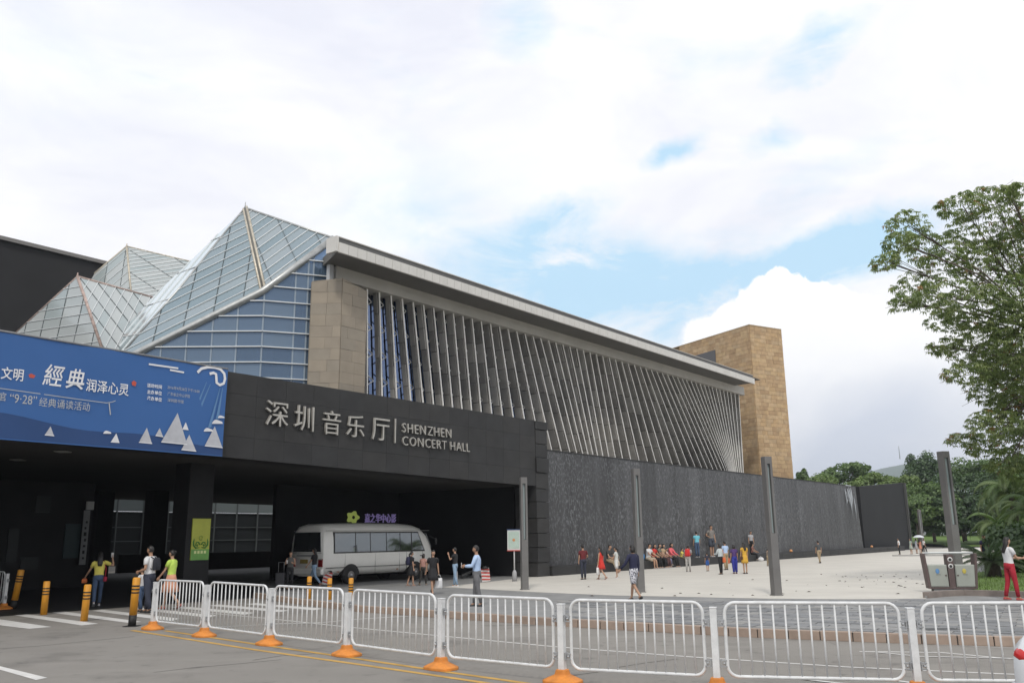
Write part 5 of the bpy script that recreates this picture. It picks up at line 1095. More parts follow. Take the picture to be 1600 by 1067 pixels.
# ---- palm and cycad with feather fronds
FR = [leafmat('palm_leaf_%d' % i, c, .25) for i, c in enumerate([(.10, .155, .05), (.075, .12, .04), (.135, .18, .07)])]; CY = [leafmat('cycad_leaf_%d' % i, c, .15) for i, c in enumerate([(.05, .085, .035), (.07, .11, .045), (.11, .14, .075)])]
def frond(mb, o, az_, el0, L_, droop, wl, n=24, mi=0):
    d0 = Vector((math.cos(az_), math.sin(az_), 0)); side = Vector((-d0.y, d0.x, 0)); path = [o]; e = el0; p = o.copy(); st_ = L_/n
    for k in range(n): p = p+(d0*math.cos(e)+ZUP*math.sin(e))*st_; e -= droop/n*(1+k/n); path.append(p.copy())
    mb.tube(path[::3], [max(.004, .014*(1-k/len(path[::3]))) for k in range(len(path[::3]))], 4, mi)
    for k in range(3, n+1):
        t = (path[k]-path[k-1]).normalized(); f = k/n; l = wl*math.sin(math.pi*min(1, .15+f*.85))**.7
        for sg in (-1, 1):
            for h in (0, .5):
                b_ = path[k]-(t*st_*h); q = (side*sg*.8+t*.55-ZUP*.28).normalized(); m_ = b_+q*l*.5; en = b_+q*l-ZUP*l*.18; w_ = t*(l*.045+.006); mb.add([b_, m_+w_, en, m_-w_], [(0, 1, 2, 3)], mi)
def palm(name, label, cat, base, stem_h, stem_r, nf, L_, droop, wl, mats, elr, gr=None):
    r = thing(name, label, cat, base); MB().tube([(0, 0, -.1), (0, 0, stem_h*.5), (0, 0, stem_h)], [stem_r*1.1, stem_r, stem_r*.9], 12).obj('trunk', mat('shaggy_stem', (.045, .035, .025), .95, .4, 12, bump=.8, bscale=30), r)
    for k in range(nf):
        mb = MB(); frond(mb, Vector((0, 0, stem_h)), 2.399*k+random.uniform(-.2, .2), R_(random.uniform(*elr)), L_*random.uniform(.8, 1.1), droop*random.uniform(.8, 1.2), wl); mb.obj('frond', mats[random.randrange(len(mats))], r)
    return r
palm('cycad', 'dark cycad with arching feather leaves behind the litter bin', 'cycad', (*at(1553, 905, 32.0)[:2], ZP+.1), .55, .27, 38, 1.75, .80, .20, CY, (0, 55))
palm('palm_tree', 'bushy palm with long drooping fronds under the big tree', 'palm', (*at(1585, 800, 40)[:2], ZP), 3.3, .16, 26, 2.6, 2.1, .50, FR, (10, 80))
palm('palm_tree', 'lower palm close behind the person in navy tee', 'palm', (*at(1562, 820, 44)[:2], ZP), 1.9, .14, 20, 2.3, 1.9, .45, FR, (15, 80))
palm('palm_tree', 'palm at the extreme right edge beyond the woman in red trousers', 'palm', (*at(1622, 820, 37)[:2], ZP), 2.4, .15, 22, 2.4, 1.9, .45, FR, (10, 80))
def bush(label, p, rx, h, pal):
    r = thing('shrub', label, 'shrub', p); mb = MB()
    for k in range(1300):
        v = rv(); v = v.normalized()*(v.length**.4); q = Vector((v.x*rx, v.y*rx, h*.52+v.z*h*.5)); nn = (v+rv()*.8).normalized(); ax = nn.orthogonal().normalized(); ay = nn.cross(ax); s_ = random.uniform(.05, .10); mb.add([q+ax*s_*1.5, q+ay*s_, q-ax*s_*1.5, q-ay*s_], [(0, 1, 2, 3)], random.randrange(3))
    st_ = MB()
    for k in range(6): st_.tube([(0, 0, -.05), (random.uniform(-.5, .5)*rx, random.uniform(-.5, .5)*rx, h*.7)], [.03, .01], 5)
    st_.obj('stems', M_bark, r); mb.obj('foliage', WOOD[pal], r)
bush('dark green shrub behind the woman in red trousers', (*at(1604, 890, 35)[:2], ZP), 1.1, 2.0, 1); bush('dim shrub between the cycad and the palms', (*at(1585, 880, 39)[:2], ZP), 1.2, 2.2, 1)
# planted bed with its stone edging and grass blades
bed = [G(1478, 924, ZP), G(1530, 927, ZP), G(1600, 930, ZP), G(1700, 935, ZP), G(1740, 890, ZP), G(1560, 893, ZP), G(1530, 897, ZP)]
sheet('planting_bed', ccw([p+ZUP*.09 for p in bed]), M_grass)
ed = resample([G(1447, 934, ZP), G(1490, 929.5, ZP), G(1530, 930, ZP), G(1600, 933, ZP), G(1720, 939, ZP)], .9); edge_o = tag(MB().tube([p+ZUP*.03 for p in ed], .04, 4, smooth=False).obj('bed_edging', M_slate), kind='structure')
for a, b_ in zip(ed, ed[1:]): t_ = (b_-a).normalized(); MB().boxax((a+b_)/2+ZUP*.07, t_*((b_-a).length/2-.008), ZUP.cross(t_)*.09, ZUP*.085).obj('edging_stone', mat('edging_stone', (.20, .17, .15), .8, .2, 3), edge_o, .008)
gb = MB(); poly = [(p.x, p.y) for p in bed]
def inside(x, y):
    c = False
    for i in range(len(poly)):
        (x1, y1), (x2, y2) = poly[i-1], poly[i]
        if (y1 > y) != (y2 > y) and x < (x2-x1)*(y-y1)/(y2-y1)+x1: c = not c
    return c
mnx, mxx = min(p[0] for p in poly), max(p[0] for p in poly); mny, mxy = min(p[1] for p in poly), max(p[1] for p in poly)
for k in range(9000):
    x, y = random.uniform(mnx, mxx), random.uniform(mny, mxy)
    if not inside(x, y): continue
    h = random.uniform(.05, .13); a = random.uniform(0, 6.28); w_ = .012; d_ = Vector((math.cos(a), math.sin(a), 0)); l_ = Vector((random.uniform(-.05, .05), random.uniform(-.05, .05), h)); p = Vector((x, y, ZP+.085)); gb.add([p-d_*w_, p+d_*w_, p+l_], [(0, 1, 2)], random.randrange(3))
tag(gb.obj('grass', [leafmat('grass_blade_%d' % i, c, .3) for i, c in enumerate([(.10, .16, .03), (.13, .19, .04), (.08, .12, .03)])]), kind='stuff')
# dry leaves blown over the granite
dl = MB()
for k in range(70):
    p = G(random.gauss(1395, 60), random.uniform(897, 918), ZP+.008) if k < 50 else G(random.uniform(900, 1440), random.uniform(900, 932), ZP+.008)
    a = random.uniform(0, 6.28); s_ = random.uniform(.03, .085); d_ = Vector((math.cos(a), math.sin(a), 0)); e_ = Vector((-d_.y, d_.x, 0)); dl.add([p+d_*s_, p+e_*s_*.5+ZUP*.02, p-d_*s_, p-e_*s_*.5+ZUP*.025], [(0, 1, 2, 3)])
tag(dl.obj('fallen_leaves', mat('dry_leaf', (.09, .07, .05), .9)), kind='stuff')
# far hill
hl = MB(); hx, hy = 34, 8; vs = []
for j in range(hy+1):
    for i in range(hx+1):
        x = 380+i*30; y = 1550+j*110; px_x = 800+1341*x/1990
        prof_ = 150*math.exp(-((px_x-1425)/95)**2)+40*math.exp(-((px_x-1340)/50)**2)+60*math.exp(-((px_x-1640)/150)**2)
        vs.append(Vector((x, y, -2+prof_*math.sin(math.pi*min(1, (j+1)/5)/2 if j < 5 else math.pi/2*(1-(j-5)/6))+random.uniform(-1.5, 1.5))))
hl.add(vs, [(j*(hx+1)+i, j*(hx+1)+i+1, (j+1)*(hx+1)+i+1, (j+1)*(hx+1)+i) for j in range(hy) for i in range(hx)], 0, True)
tag(hl.obj('hill', mat('wooded_hill', (.07, .11, .075), .95, .25, .02)), kind='structure')
mastp = at(1405, 705, 1600); tm = thing('radio_mast', 'thin mast on the far hill top', 'mast', mastp); MB().tube([(0, 0, -14), (0, 0, 10)], [.9, .5], 5).obj('pole', M_lamp, tm)
# leaves added to darken the gap under the far trees
hd_ = thing('added_foliage', 'added dark foliage filling the shaded gap under the far trees', 'added_foliage', (105, 149, .9)); mb = MB()
for k in range(9000):
    x = random.uniform(-58, 62); q = Vector((x, random.uniform(-1.2, 1.2)+x*.02, random.random()**.8*(3.0+.8*math.sin(x*.7)+.5*math.sin(x*1.9)))); nn = rv().normalized(); ax = nn.orthogonal().normalized(); ay = nn.cross(ax); s_ = random.uniform(.15, .36); mb.add([q+ax*s_*1.4, q+ay*s_, q-ax*s_*1.4, q-ay*s_], [(0, 1, 2, 3)], random.randrange(3))
mb.obj('foliage', WOOD[1], hd_); st_ = MB()
for k in range(40): st_.tube([(-58+3*k, -58*.02+.06*k, -.3), (-58+3*k, -58*.02+.06*k, 2)], [.09, .05], 5)
st_.obj('stems', M_bark, hd_)
# ================================================================== people
SKIN = [mat('skin_%d' % i, c, .6, .05, 10) for i, c in enumerate([(.42, .25, .165), (.36, .205, .13), (.48, .30, .21)])]
M_hair = mat('black_hair', (.012, .010, .009), .5); M_eye = mat('eye_dark', (.01, .01, .01), .4); M_lip = mat('lip', (.30, .11, .09), .5)
def cloth(c, rough=.85): return mat('cloth_%d_%d_%d' % tuple(int(x*1000) for x in c), c, rough, .12, 6, bump=.25, bscale=22)
def check(name, a, b, scale):
    mt = mat(name, a, .8); t = mt.node_tree; n = t.nodes.new('ShaderNodeTexVoronoi'); n.inputs['Scale'].default_value = scale; c = t.nodes.new('ShaderNodeTexCoord'); t.links.new(c.outputs['Object'], n.inputs['Vector'])
    r = t.nodes.new('ShaderNodeValToRGB'); r.color_ramp.interpolation = 'CONSTANT'; r.color_ramp.elements[0].color = (*a, 1); r.color_ramp.elements[1].position = .42; r.color_ramp.elements[1].color = (*b, 1); t.links.new(n.outputs['Distance'], r.inputs[0]); t.links.new(r.outputs[0], t.nodes['Principled BSDF'].inputs['Base Color']); return mt
def ringe(c, rx, ry, n=14, fwd=None, sq=2.3):
    out_ = []
    for k in range(n):
        a = 2*math.pi*k/n; cx, sy = math.cos(a), math.sin(a); q = (abs(cx)**sq+abs(sy)**sq)**(-1/sq); out_.append(Vector((c.x+cx*q*rx, c.y+sy*q*ry, c.z)))
    return out_
def limb(mb, pts, rs, n=9, mi=0): mb.tube(pts, rs, n, mi)
ARM = {  # upper-arm direction, forearm direction (x out to the side, y forward, z up)
 'down': ((.16, .02, -1), (.06, .16, -1)), 'swingf': ((.14, .42, -1), (.02, .75, -.9)), 'swingb': ((.16, -.42, -1), (.1, -.2, -1)), 'phone': ((.22, .25, -1), (-.38, 1, .32)), 'read': ((.2, .42, -1), (-.30, 1, -.02)),
 'raise': ((.75, .25, -.35), (-.15, .35, 1)), 'ear': ((.5, .5, -.9), (-.05, .35, 1)), 'bent': ((.30, -.12, -1), (-.25, .9, -.25)), 'lap': ((.2, .35, -1), (-.35, 1, -.35)), 'out': ((.45, .3, -1), (.35, .6, -.7)), 'knee': ((.2, .6, -1), (-.05, 1, -.55)), 'hip': ((.65, -.2, -.9), (-.8, .35, -.45))}
LEGS = {  # (thigh, shin) forward angles for right and left
 'stand': ((2, 0), (-2, -4)), 'walk': ((24, 10), (-14, -40)), 'walk2': ((-16, -38), (22, 12)), 'step': ((14, 6), (-10, -22)), 'sit': ((84, 2), (84, 8)), 'sitout': ((82, 30), (84, 12)), 'slow': ((8, 4), (-6, -16))}
def person(label, x, y, yhead, face, top, bottom, shoes=(.02, .02, .02), sex='f', hair='short', legs='stand', ra='down', la='down', lower='trousers', sleeve='short', skin=0, zfoot=ZP, lean=0.0, seat=None, pat=None, build=1.07, hgt=None, hat=None, child=False, pos=None):
    base = pos if pos is not None else G(x, y, zfoot)
    q = base-CAM; dep = q.dot(_fw)
    # standing height from the head line in the photograph
    if hgt is None:
        lo, hi = .6, 2.1
        for _ in range(30):
            m_ = (lo+hi)/2; p = base+ZUP*m_-CAM; yy = 533.5-FOC*p.dot(_up)/p.dot(_fw)
            if yy > yhead: lo = m_
            else: hi = m_
        hgt = max(.85, min(1.86, lo))
    k = hgt/1.70; W = (1.0 if sex == 'm' else .90)*build*(.92 if child else 1)
    r = thing('person', label, 'person', base, -R_(face))
    f = .985*k
    # legs
    (ta, sa), (tb2, sb) = LEGS[legs]; seat_z = None
    def leg(sx, th, sh):
        hip = Vector((sx*.088*W, 0, 0)); kn = hip+Vector((sx*.012, math.sin(R_(th))*.43, -math.cos(R_(th))*.43)); an = kn+Vector((0, math.sin(R_(sh))*.42, -math.cos(R_(sh))*.42)); return hip, kn, an
    LR, LL = leg(1, ta, sa), leg(-1, tb2, sb); low = min(LR[2].z, LL[2].z); hz = -low+.075
    hipz = hz if seat is None else (seat/k+.085)
    def up_(v): return Vector((v.x, v.y, v.z+hipz))
    LR = [up_(v) for v in LR]; LL = [up_(v) for v in LL]
    lt = lambda z_: Vector((0, math.sin(lean)*z_, math.cos(lean)*z_))
    P0_ = Vector((0, 0, hipz+.03)); wst = P0_+lt(.16); chs = P0_+lt(.36); nkb = P0_+lt(.52); nk = P0_+lt(.575)+Vector((0, .012, 0)); hd = P0_+lt(.695)+Vector((0, .03+.05*lean, 0))
    def arm(sx, nm):
        u, v = ARM[nm]; sh = P0_+lt(.475)+Vector((sx*.175*W, 0, 0)); u = Vector((u[0]*sx, u[1], u[2])).normalized(); v = Vector((v[0]*sx, v[1], v[2])).normalized(); el_ = sh+u*.285; wr_ = el_+v*.235; return sh, el_, wr_, v
    AR, AL = arm(1, ra), arm(-1, la)
    # ---- body: one skinned surface for torso and limbs
    V = []; E_ = []; Rd = []
    def jv(p, rad, par=None):
        V.append(tuple(p*k)); Rd.append(rad*k)
        if par is not None: E_.append((par, len(V)-1))
        return len(V)-1
    i0 = jv(P0_, .10*W); i1 = jv(wst, .092*W, i0); i2 = jv(chs, .105*W, i1); i3 = jv(nkb, .062, i2); i4 = jv(nk, .05, i3); jv(hd-Vector((0, .01, .03)), .055, i4)
    for A_, sx in ((AR, 1), (AL, -1)):
        s_ = jv(A_[0], .052*W, i2); m_ = jv(A_[0]*.5+A_[1]*.5, .044*W, s_); e_ = jv(A_[1], .037*W, m_); m2 = jv(A_[1]*.6+A_[2]*.4, .036*W, e_); w_ = jv(A_[2], .025, m2); jv(A_[2]+A_[3]*.05, .030, w_)
    for L_ in (LR, LL):
        h_ = jv(L_[0], .086*W, i0); m_ = jv(L_[0]*.5+L_[1]*.5, .072*W, h_); n_ = jv(L_[1], .052*W, m_); c_ = jv(L_[1]*.62+L_[2]*.38, .052*W, n_); a_ = jv(L_[2], .034, c_); jv(L_[2]+Vector((0, .10, -.035)), .03, a_)
    me = bpy.data.meshes.new('b'); me.from_pydata(V, E_, []); o = bpy.data.objects.new('b', me); COL.objects.link(o)
    o.modifiers.new('s', 'SKIN'); 
    for i, d_ in enumerate(me.skin_vertices[0].data): d_.radius = (Rd[i], Rd[i]); d_.use_root = (i == 0)
    sb_ = o.modifiers.new('d', 'SUBSURF'); sb_.levels = 1; sb_.render_levels = 1
    bm_ = bpy.data.meshes.new_from_object(o.evaluated_get(DG())); bpy.data.objects.remove(o); bpy.data.meshes.remove(me)
    mb = MB(); mb.add([v.co.copy() for v in bm_.vertices], [tuple(p.vertices) for p in bm_.polygons], 0, True); bpy.data.meshes.remove(bm_)
    # head with face
    hw, hl, hh = .073, .092, .112
    def hp(u, v):
        th, ph = math.pi*v, 2*math.pi*u; x_ = math.sin(th)*math.cos(ph); y_ = math.sin(th)*math.sin(ph); z_ = math.cos(th)
        jaw = 1-.28*max(0, -z_)**1.3; q_ = Vector((x_*hw*jaw, y_*hl*(1-.12*max(0, -z_)), z_*hh))
        if y_ > .55: q_.y += .020*math.exp(-((x_/.20)**2)-((z_+.22)/.22)**2)-.008*math.exp(-(((abs(x_)-.36)/.16)**2)-((z_-.06)/.12)**2)+.006*math.exp(-((x_/.3)**2)-((z_+.95)/.15)**2)
        return (hd+q_)*k
    nu, nv = 20, 14; hv = [hp(i/nu, j/nv) for j in range(nv+1) for i in range(nu)]; hf = []; hm = []
    for j in range(nv):
        for i in range(nu): mb.add([], []); hf.append((j*nu+i, (j+1)*nu+i, (j+1)*nu+(i+1) % nu, j*nu+(i+1) % nu))
    mb.add(hv, hf, 0, True)
    for sx in (-1, 1):
        mb.ell((hd+Vector((sx*.029, .079, .006)))*k, (.011*k, .006*k, .0055*k), 6, 4, 1); mb.ell((hd+Vector((sx*.031, .080, .030)))*k, (.016*k, .005*k, .003*k), 6, 4, 1)
        mb.ell((hd+Vector((sx*.074, -.004, -.004)))*k, (.008*k, .018*k, .028*k), 6, 5, 0)
    mb.ell((hd+Vector((0, .082, -.058)))*k, (.021*k, .006*k, .007*k), 7, 4, 2)
    # hands: palm, four fingers curled, thumb off the side
    for A_, sx in ((AR, 1), (AL, -1)):
        w_, d_ = A_[2], A_[3]; sd_ = d_.cross(Vector((sx, 0, .01))).normalized(); pn = d_.cross(sd_).normalized()
        if sd_.length < .5: sd_ = Vector((0, 1, 0))
        pc = w_+d_*.055; mb.ell(pc*k, (.040*k, .018*k, .050*k), 8, 6, 0, Matrix((sd_, pn, d_)).transposed())
        for q_, l_ in enumerate((.066, .074, .070, .056)):
            b_ = w_+d_*.085+sd_*(-.027+.018*q_); m_ = b_+d_*l_*.5+pn*.006*-sx; e_ = m_+d_*l_*.38+pn*(.022*-sx); mb.tube([b_*k, m_*k, e_*k], [.0088*k, .0080*k, .0062*k], 5, 0)
        b_ = w_+d_*.035-sd_*.028; mb.tube([b_*k, (b_+d_*.030-sd_*.020)*k, (b_+d_*.058-sd_*.022)*k], [.011*k, .0095*k, .007*k], 5, 0)
    mb.obj('body', [SKIN[skin], M_eye, M_lip], r)
    # hair
    hb = MB()
    def hair_shell(cutf, rr):
        vs_ = []; fs_ = []
        for j in range(nv+1):
            for i in range(nu): p = hp(i/nu, j/nv); c_ = hd*k; vs_.append(c_+(p-c_)*rr+Vector((0, -.004*k, .004*k)))
        for j in range(nv):
            for i in range(nu):
                th, ph = math.pi*(j+.5)/nv, 2*math.pi*(i+.5)/nu; y_ = math.sin(th)*math.sin(ph); z_ = math.cos(th)
                if cutf(y_, z_): fs_.append((j*nu+i, (j+1)*nu+i, (j+1)*nu+(i+1) % nu, j*nu+(i+1) % nu))
        hb.add(vs_, fs_, 0, True)
    hair_shell(lambda y_, z_: z_ > .52+.0*y_ or (y_ < .12 and z_ > -.42) or (y_ < .35 and z_ > .12), 1.10)
    if hair == 'long': hb.loft([ringe((hd+Vector((0, -.035, .03)))*k, .082*k, .072*k, 12), ringe((hd+Vector((0, -.055, -.10)))*k, .085*k, .05*k, 12), ringe((nkb+Vector((0, -.105, -.06)))*k, .085*k, .035*k, 12), ringe((chs+Vector((0, -.135, .0)))*k, .06*k, .02*k, 12)])
    if hair == 'bob': hb.loft([ringe((hd+Vector((0, -.03, .03)))*k, .084*k, .076*k, 12), ringe((hd+Vector((0, -.035, -.06)))*k, .092*k, .07*k, 12), ringe((hd+Vector((0, -.04, -.125)))*k, .085*k, .06*k, 12)])
    if hair == 'bun': hb.ell((hd+Vector((0, -.10, .06)))*k, (.045*k, .045*k, .045*k), 8, 6)
    if hair == 'pony': hb.tube([(hd+Vector((0, -.09, .03)))*k, (hd+Vector((0, -.15, -.03)))*k, (hd+Vector((0, -.14, -.17)))*k, (hd+Vector((0, -.13, -.26)))*k], [.02*k, .035*k, .03*k, .008*k], 7)
    hb.obj('hair', M_hair if hat is None else hat, r)
    # upper garment
    Mt = top if isinstance(top, bpy.types.Material) else cloth(top); Mb_ = pat or (bottom if isinstance(bottom, bpy.types.Material) else cloth(bottom))
    tb = MB(); hem = P0_+lt(-.03)-Vector((0, 0, .0)); dress = lower == 'dress'
    tb.loft([ringe(hem*k, .168*W*k, .122*W*k), ringe((P0_+lt(.06))*k, .158*W*k, .115*W*k), ringe(wst*k, .146*W*k, .106*W*k), ringe((P0_+lt(.27))*k, .162*W*k, .118*W*k), ringe((P0_+lt(.38))*k, .178*W*k, .122*W*k), ringe((P0_+lt(.455))*k, .180*W*k, .100*W*k), ringe((P0_+lt(.50))*k, .135*W*k, .080*W*k), ringe((P0_+lt(.535))*k, .066*k, .062*k)])
    if sleeve != 'none':
        for A_ in (AR, AL):
            a0 = A_[0]-Vector((math.copysign(.045, A_[0].x), 0, -.005))
            if sleeve == 'short': tb.tube([a0*k, (A_[0]*.92+A_[1]*.08)*k, (A_[0]*.4+A_[1]*.6)*k], [.066*W*k, .068*W*k, .061*W*k], 9)
            else: tb.tube([a0*k, (A_[0]*.92+A_[1]*.08)*k, (A_[0]*.5+A_[1]*.5)*k, A_[1]*k, (A_[1]*.5+A_[2]*.5)*k, (A_[1]*.08+A_[2]*.92)*k], [.064*W*k, .066*W*k, .058*W*k, .052*W*k, .047*W*k, .040*W*k], 9)
    if dress or lower == 'skirt':
        sw_ = MB() if lower == 'skirt' else tb; hemz = max(.40, 0); dy = (LR[1].y+LL[1].y)/2
        ks = .36 if dress else .42
        sw_.loft([ringe((P0_+Vector((0, 0, .10)))*k, .150*W*k, .110*W*k, 18), ringe((P0_+Vector((0, 0, -.02)))*k, .182*W*k, .138*W*k, 18), ringe((P0_+Vector((0, dy*.4, -ks*.55)))*k, .205*W*k, (.165*W+abs(LR[1].y-LL[1].y)*.22)*k, 18), ringe((P0_+Vector((0, dy*.8, -ks)))*k, .222*W*k, (.18*W+abs(LR[1].y-LL[1].y)*.32)*k, 18)], caps=True)
        if lower == 'skirt': sw_.obj('skirt', Mb_, r)
    tb.obj('dress' if dress else 'shirt', Mt, r)
    if lower in ('trousers', 'shorts', 'loose'):
        pm2 = MB(); pm2.loft([ringe((P0_+lt(.09))*k, .152*W*k, .112*W*k), ringe(P0_*k, .172*W*k, .128*W*k), ringe((P0_-Vector((0, 0, .07)))*k, .165*W*k, .12*W*k), ringe((P0_-Vector((0, -.01, .11)))*k, .09*W*k, .085*W*k)])
        wd = {'trousers': 1, 'shorts': 1.12, 'loose': 1.35}[lower]
        for L_ in (LR, LL):
            hip = L_[0]+Vector((0, 0, .015))
            if lower == 'shorts': pm2.tube([hip*k, (L_[0]*.5+L_[1]*.5)*k, (L_[0]*.14+L_[1]*.86)*k], [.092*W*k, .088*W*wd*k, .084*W*wd*k], 10)
            else: pm2.tube([hip*k, (L_[0]*.5+L_[1]*.5)*k, L_[1]*k, (L_[1]*.6+L_[2]*.4)*k, (L_[1]*.05+L_[2]*.95)*k], [.092*W*k, .084*W*wd*k, .066*W*wd*k, .062*W*wd*k, .053*W*wd*k], 10)
        pm2.obj('shorts' if lower == 'shorts' else 'trousers', Mb_, r)
    Ms = cloth(shoes, .5)
    for L_, sh in ((LR, sa), (LL, sb)):
        an = L_[2]; pitch = 0 if seat or abs(an.z-min(LR[2].z, LL[2].z)) < .02 else -R_(28)
        d_ = Vector((0, math.cos(pitch), math.sin(pitch))); u_ = Vector((0, -math.sin(pitch), math.cos(pitch))); s_ = MB(); rg = []
        for t_, hw_, h_ in [(-.075, .018, .03), (-.06, .034, .07), (-.01, .038, .078), (.05, .040, .055), (.11, .044, .04), (.155, .034, .03), (.175, .012, .018)]:
            c_ = an+d_*t_+u_*(-.075); rg.append([(c_+Vector((math.cos(a)*hw_, 0, 0))+u_*(max(0, math.sin(a))*h_ if math.sin(a) > 0 else 0.0))*k for a in [2*math.pi*q/10 for q in range(10)]])
        s_.loft(rg); s_.obj('shoe', Ms, r)

    info = dict(root=r, k=k, W=W, base=base, face=R_(face), R=AR, L=AL, chest=chs, hip=P0_, hd=hd)
    return info
def wpos(inf, p):
    a = -inf['face']; q = p*inf['k']; return inf['base']+Vector((q.x*math.cos(a)-q.y*math.sin(a), q.x*math.sin(a)+q.y*math.cos(a), q.z))
def held(inf, side, name, label, cat, build):
    A_ = inf[side]; h_ = A_[2]+A_[3]*.10; r = thing(name, label, cat, wpos(inf, h_), -inf['face']); build(r, inf['k']); return r
def bag_flat(w_, h_, d_, m_, strap=.25):
    def b(r, k):
        mb = MB(); mb.loft([[Vector((math.cos(a)*w_/2*q, math.sin(a)*d_/2*q, z)) for a in [2*math.pi*i/12 for i in range(12)]] for z, q in [(-h_-strap, .8), (-h_*.9-strap, 1.0), (-h_*.3-strap, .98), (-strap, .86)]]); mb.obj('pouch', m_, r)
        MB().tube([(-w_*.3, 0, -strap), (-w_*.15, 0, -strap*.3), (0, 0, 0), (w_*.15, 0, -strap*.3), (w_*.3, 0, -strap)], .008, 5).obj('strap', m_, r)
    return b
def shoulder_bag(inf, sx, label, cat, m_, w_=.30, h_=.24, back=.0, drop=.62):
    """hangs from the shoulder at the hip on one side"""
    sh = inf['R' if sx > 0 else 'L'][0]; hp_ = inf['hip']+Vector((sx*.20*inf['W'], back, .02)); r = thing('shoulder_bag', label, cat, wpos(inf, hp_), -inf['face']); k = inf['k']
    mb = MB(); rg = []
    for z, q in [(-h_, .85), (-h_*.85, 1), (-h_*.2, .95), (0, .8)]: rg.append([Vector((math.cos(a)*.06*q, math.sin(a)*w_/2*q, z))*k for a in [2*math.pi*i/12 for i in range(12)]])
    mb.loft(rg); mb.obj('pouch', m_, r)
    o_ = (sh-hp_)*k; MB().tube([Vector((0, -w_*.35, 0))*k, o_*.55+Vector((sx*.02, -.09, 0)), o_+Vector((-sx*.06, -.02, .055))*k, o_*.55+Vector((sx*.02, .11, 0)), Vector((0, w_*.35, 0))*k], .011*k, 5).obj('strap', m_, r); return r
def backpack(inf, label, m_, sz=1.0):
    c_ = inf['chest']+Vector((0, -.185, -.02)); r = thing('backpack', label, 'backpack', wpos(inf, c_), -inf['face']); k = inf['k']*sz; mb = MB(); rg = []
    for z, q, w_ in [(-.22, .75, .13), (-.19, 1, .155), (.0, 1.0, .155), (.14, .85, .145), (.20, .5, .09)]:
        rg.append([Vector((math.copysign(abs(math.cos(a))**.6, math.cos(a))*w_, math.copysign(abs(math.sin(a))**.6, math.sin(a))*.085*q, z))*k for a in [2*math.pi*i/14 for i in range(14)]])
    mb.loft(rg); mb.obj('pack', m_, r); MB().box((0, -.09*k, -.08*k), (.2*k, .03*k, .16*k)).obj('pocket', m_, r, .01)
    for sx in (-1, 1): MB().tube([Vector((sx*.10, .05, .17))*k, Vector((sx*.11, .15, .22))*k, Vector((sx*.12, .29, .13))*k, Vector((sx*.135, .27, -.08))*k, Vector((sx*.14, .08, -.18))*k], .018*k, 5).obj('strap', m_, r)
    return r
def phone(r, k): MB().box((0, .012*k, .03*k), (.072*k, .011*k, .15*k)).obj('case', mat('phone_white', (.6, .6, .6), .3), r, .004)
def paper(r, k): MB().boxax((0, .05*k, .03*k), Vector((.10*k, 0, 0)), Vector((0, .07*k, .03*k)), Vector((0, -.0015, .003))).obj('sheet', mat('paper_white', (.68, .68, .66), .7), r)
C = dict(white=(.66, .66, .66), black=(.016, .016, .018), navy=(.02, .022, .055), jeans=(.055, .09, .16), ljeans=(.24, .34, .46), grey=(.17, .17, .17), lgrey=(.36, .36, .37), red=(.55, .035, .025), dred=(.13, .018, .022), khaki=(.36, .28, .18), yellow=(.70, .62, .13), lime=(.50, .68, .12), peach=(.62, .30, .19), sky=(.42, .55, .76), coral=(.72, .13, .15), mustard=(.62, .36, .05), royal=(.03, .04, .28), purple=(.08, .04, .16), cyan=(.16, .50, .60), tan=(.45, .32, .2), pinkb=(.42, .23, .19), beige=(.50, .42, .32), crimson=(.36, .015, .03))
floral = check('dark_check', (.02, .022, .05), (.55, .55, .58), 26)
# --- on the crossing
p = person('woman in yellow tee walking away over the crossing, hand raised to her hair', 150, 947, 863, -28, C['yellow'], C['jeans'], (.5, .5, .5), hair='long', legs='walk', ra='raise', la='out', zfoot=0)
shoulder_bag(p, 1, 'small red shoulder bag on the woman in yellow tee', 'handbag', cloth((.36, .02, .05)), .20, .15, -.04); held(p, 'L', 'pouch', 'orange pouch in the lowered hand of the woman in yellow tee', 'pouch', bag_flat(.16, .12, .07, cloth((.60, .16, .05)), .03)); held(p, 'R', 'phone', 'white phone in the raised hand of the woman in yellow tee', 'phone', phone)
p = person('man in white polo and dark trousers with a child at the tallest bollard', 229, 957, 856, -80, C['white'], (.03, .035, .055), sex='m', legs='slow', ra='down', la='bent', zfoot=0, skin=1, build=1.08)
backpack(p, 'dark backpack on the man in white polo', cloth((.02, .022, .03)), .8)
person('boy in white tee and jeans in front of the man in white polo', 218, 955, 889, -75, C['white'], C['jeans'], legs='slow', ra='bent', la='bent', zfoot=0, sex='m', child=True)
person('woman in lime tee and long peach skirt behind the first barrier', 264, 951, 860, -82, C['lime'], C['peach'], (.3, .1, .08), hair='bun', legs='walk', ra='down', la='swingf', lower='skirt', zfoot=0)
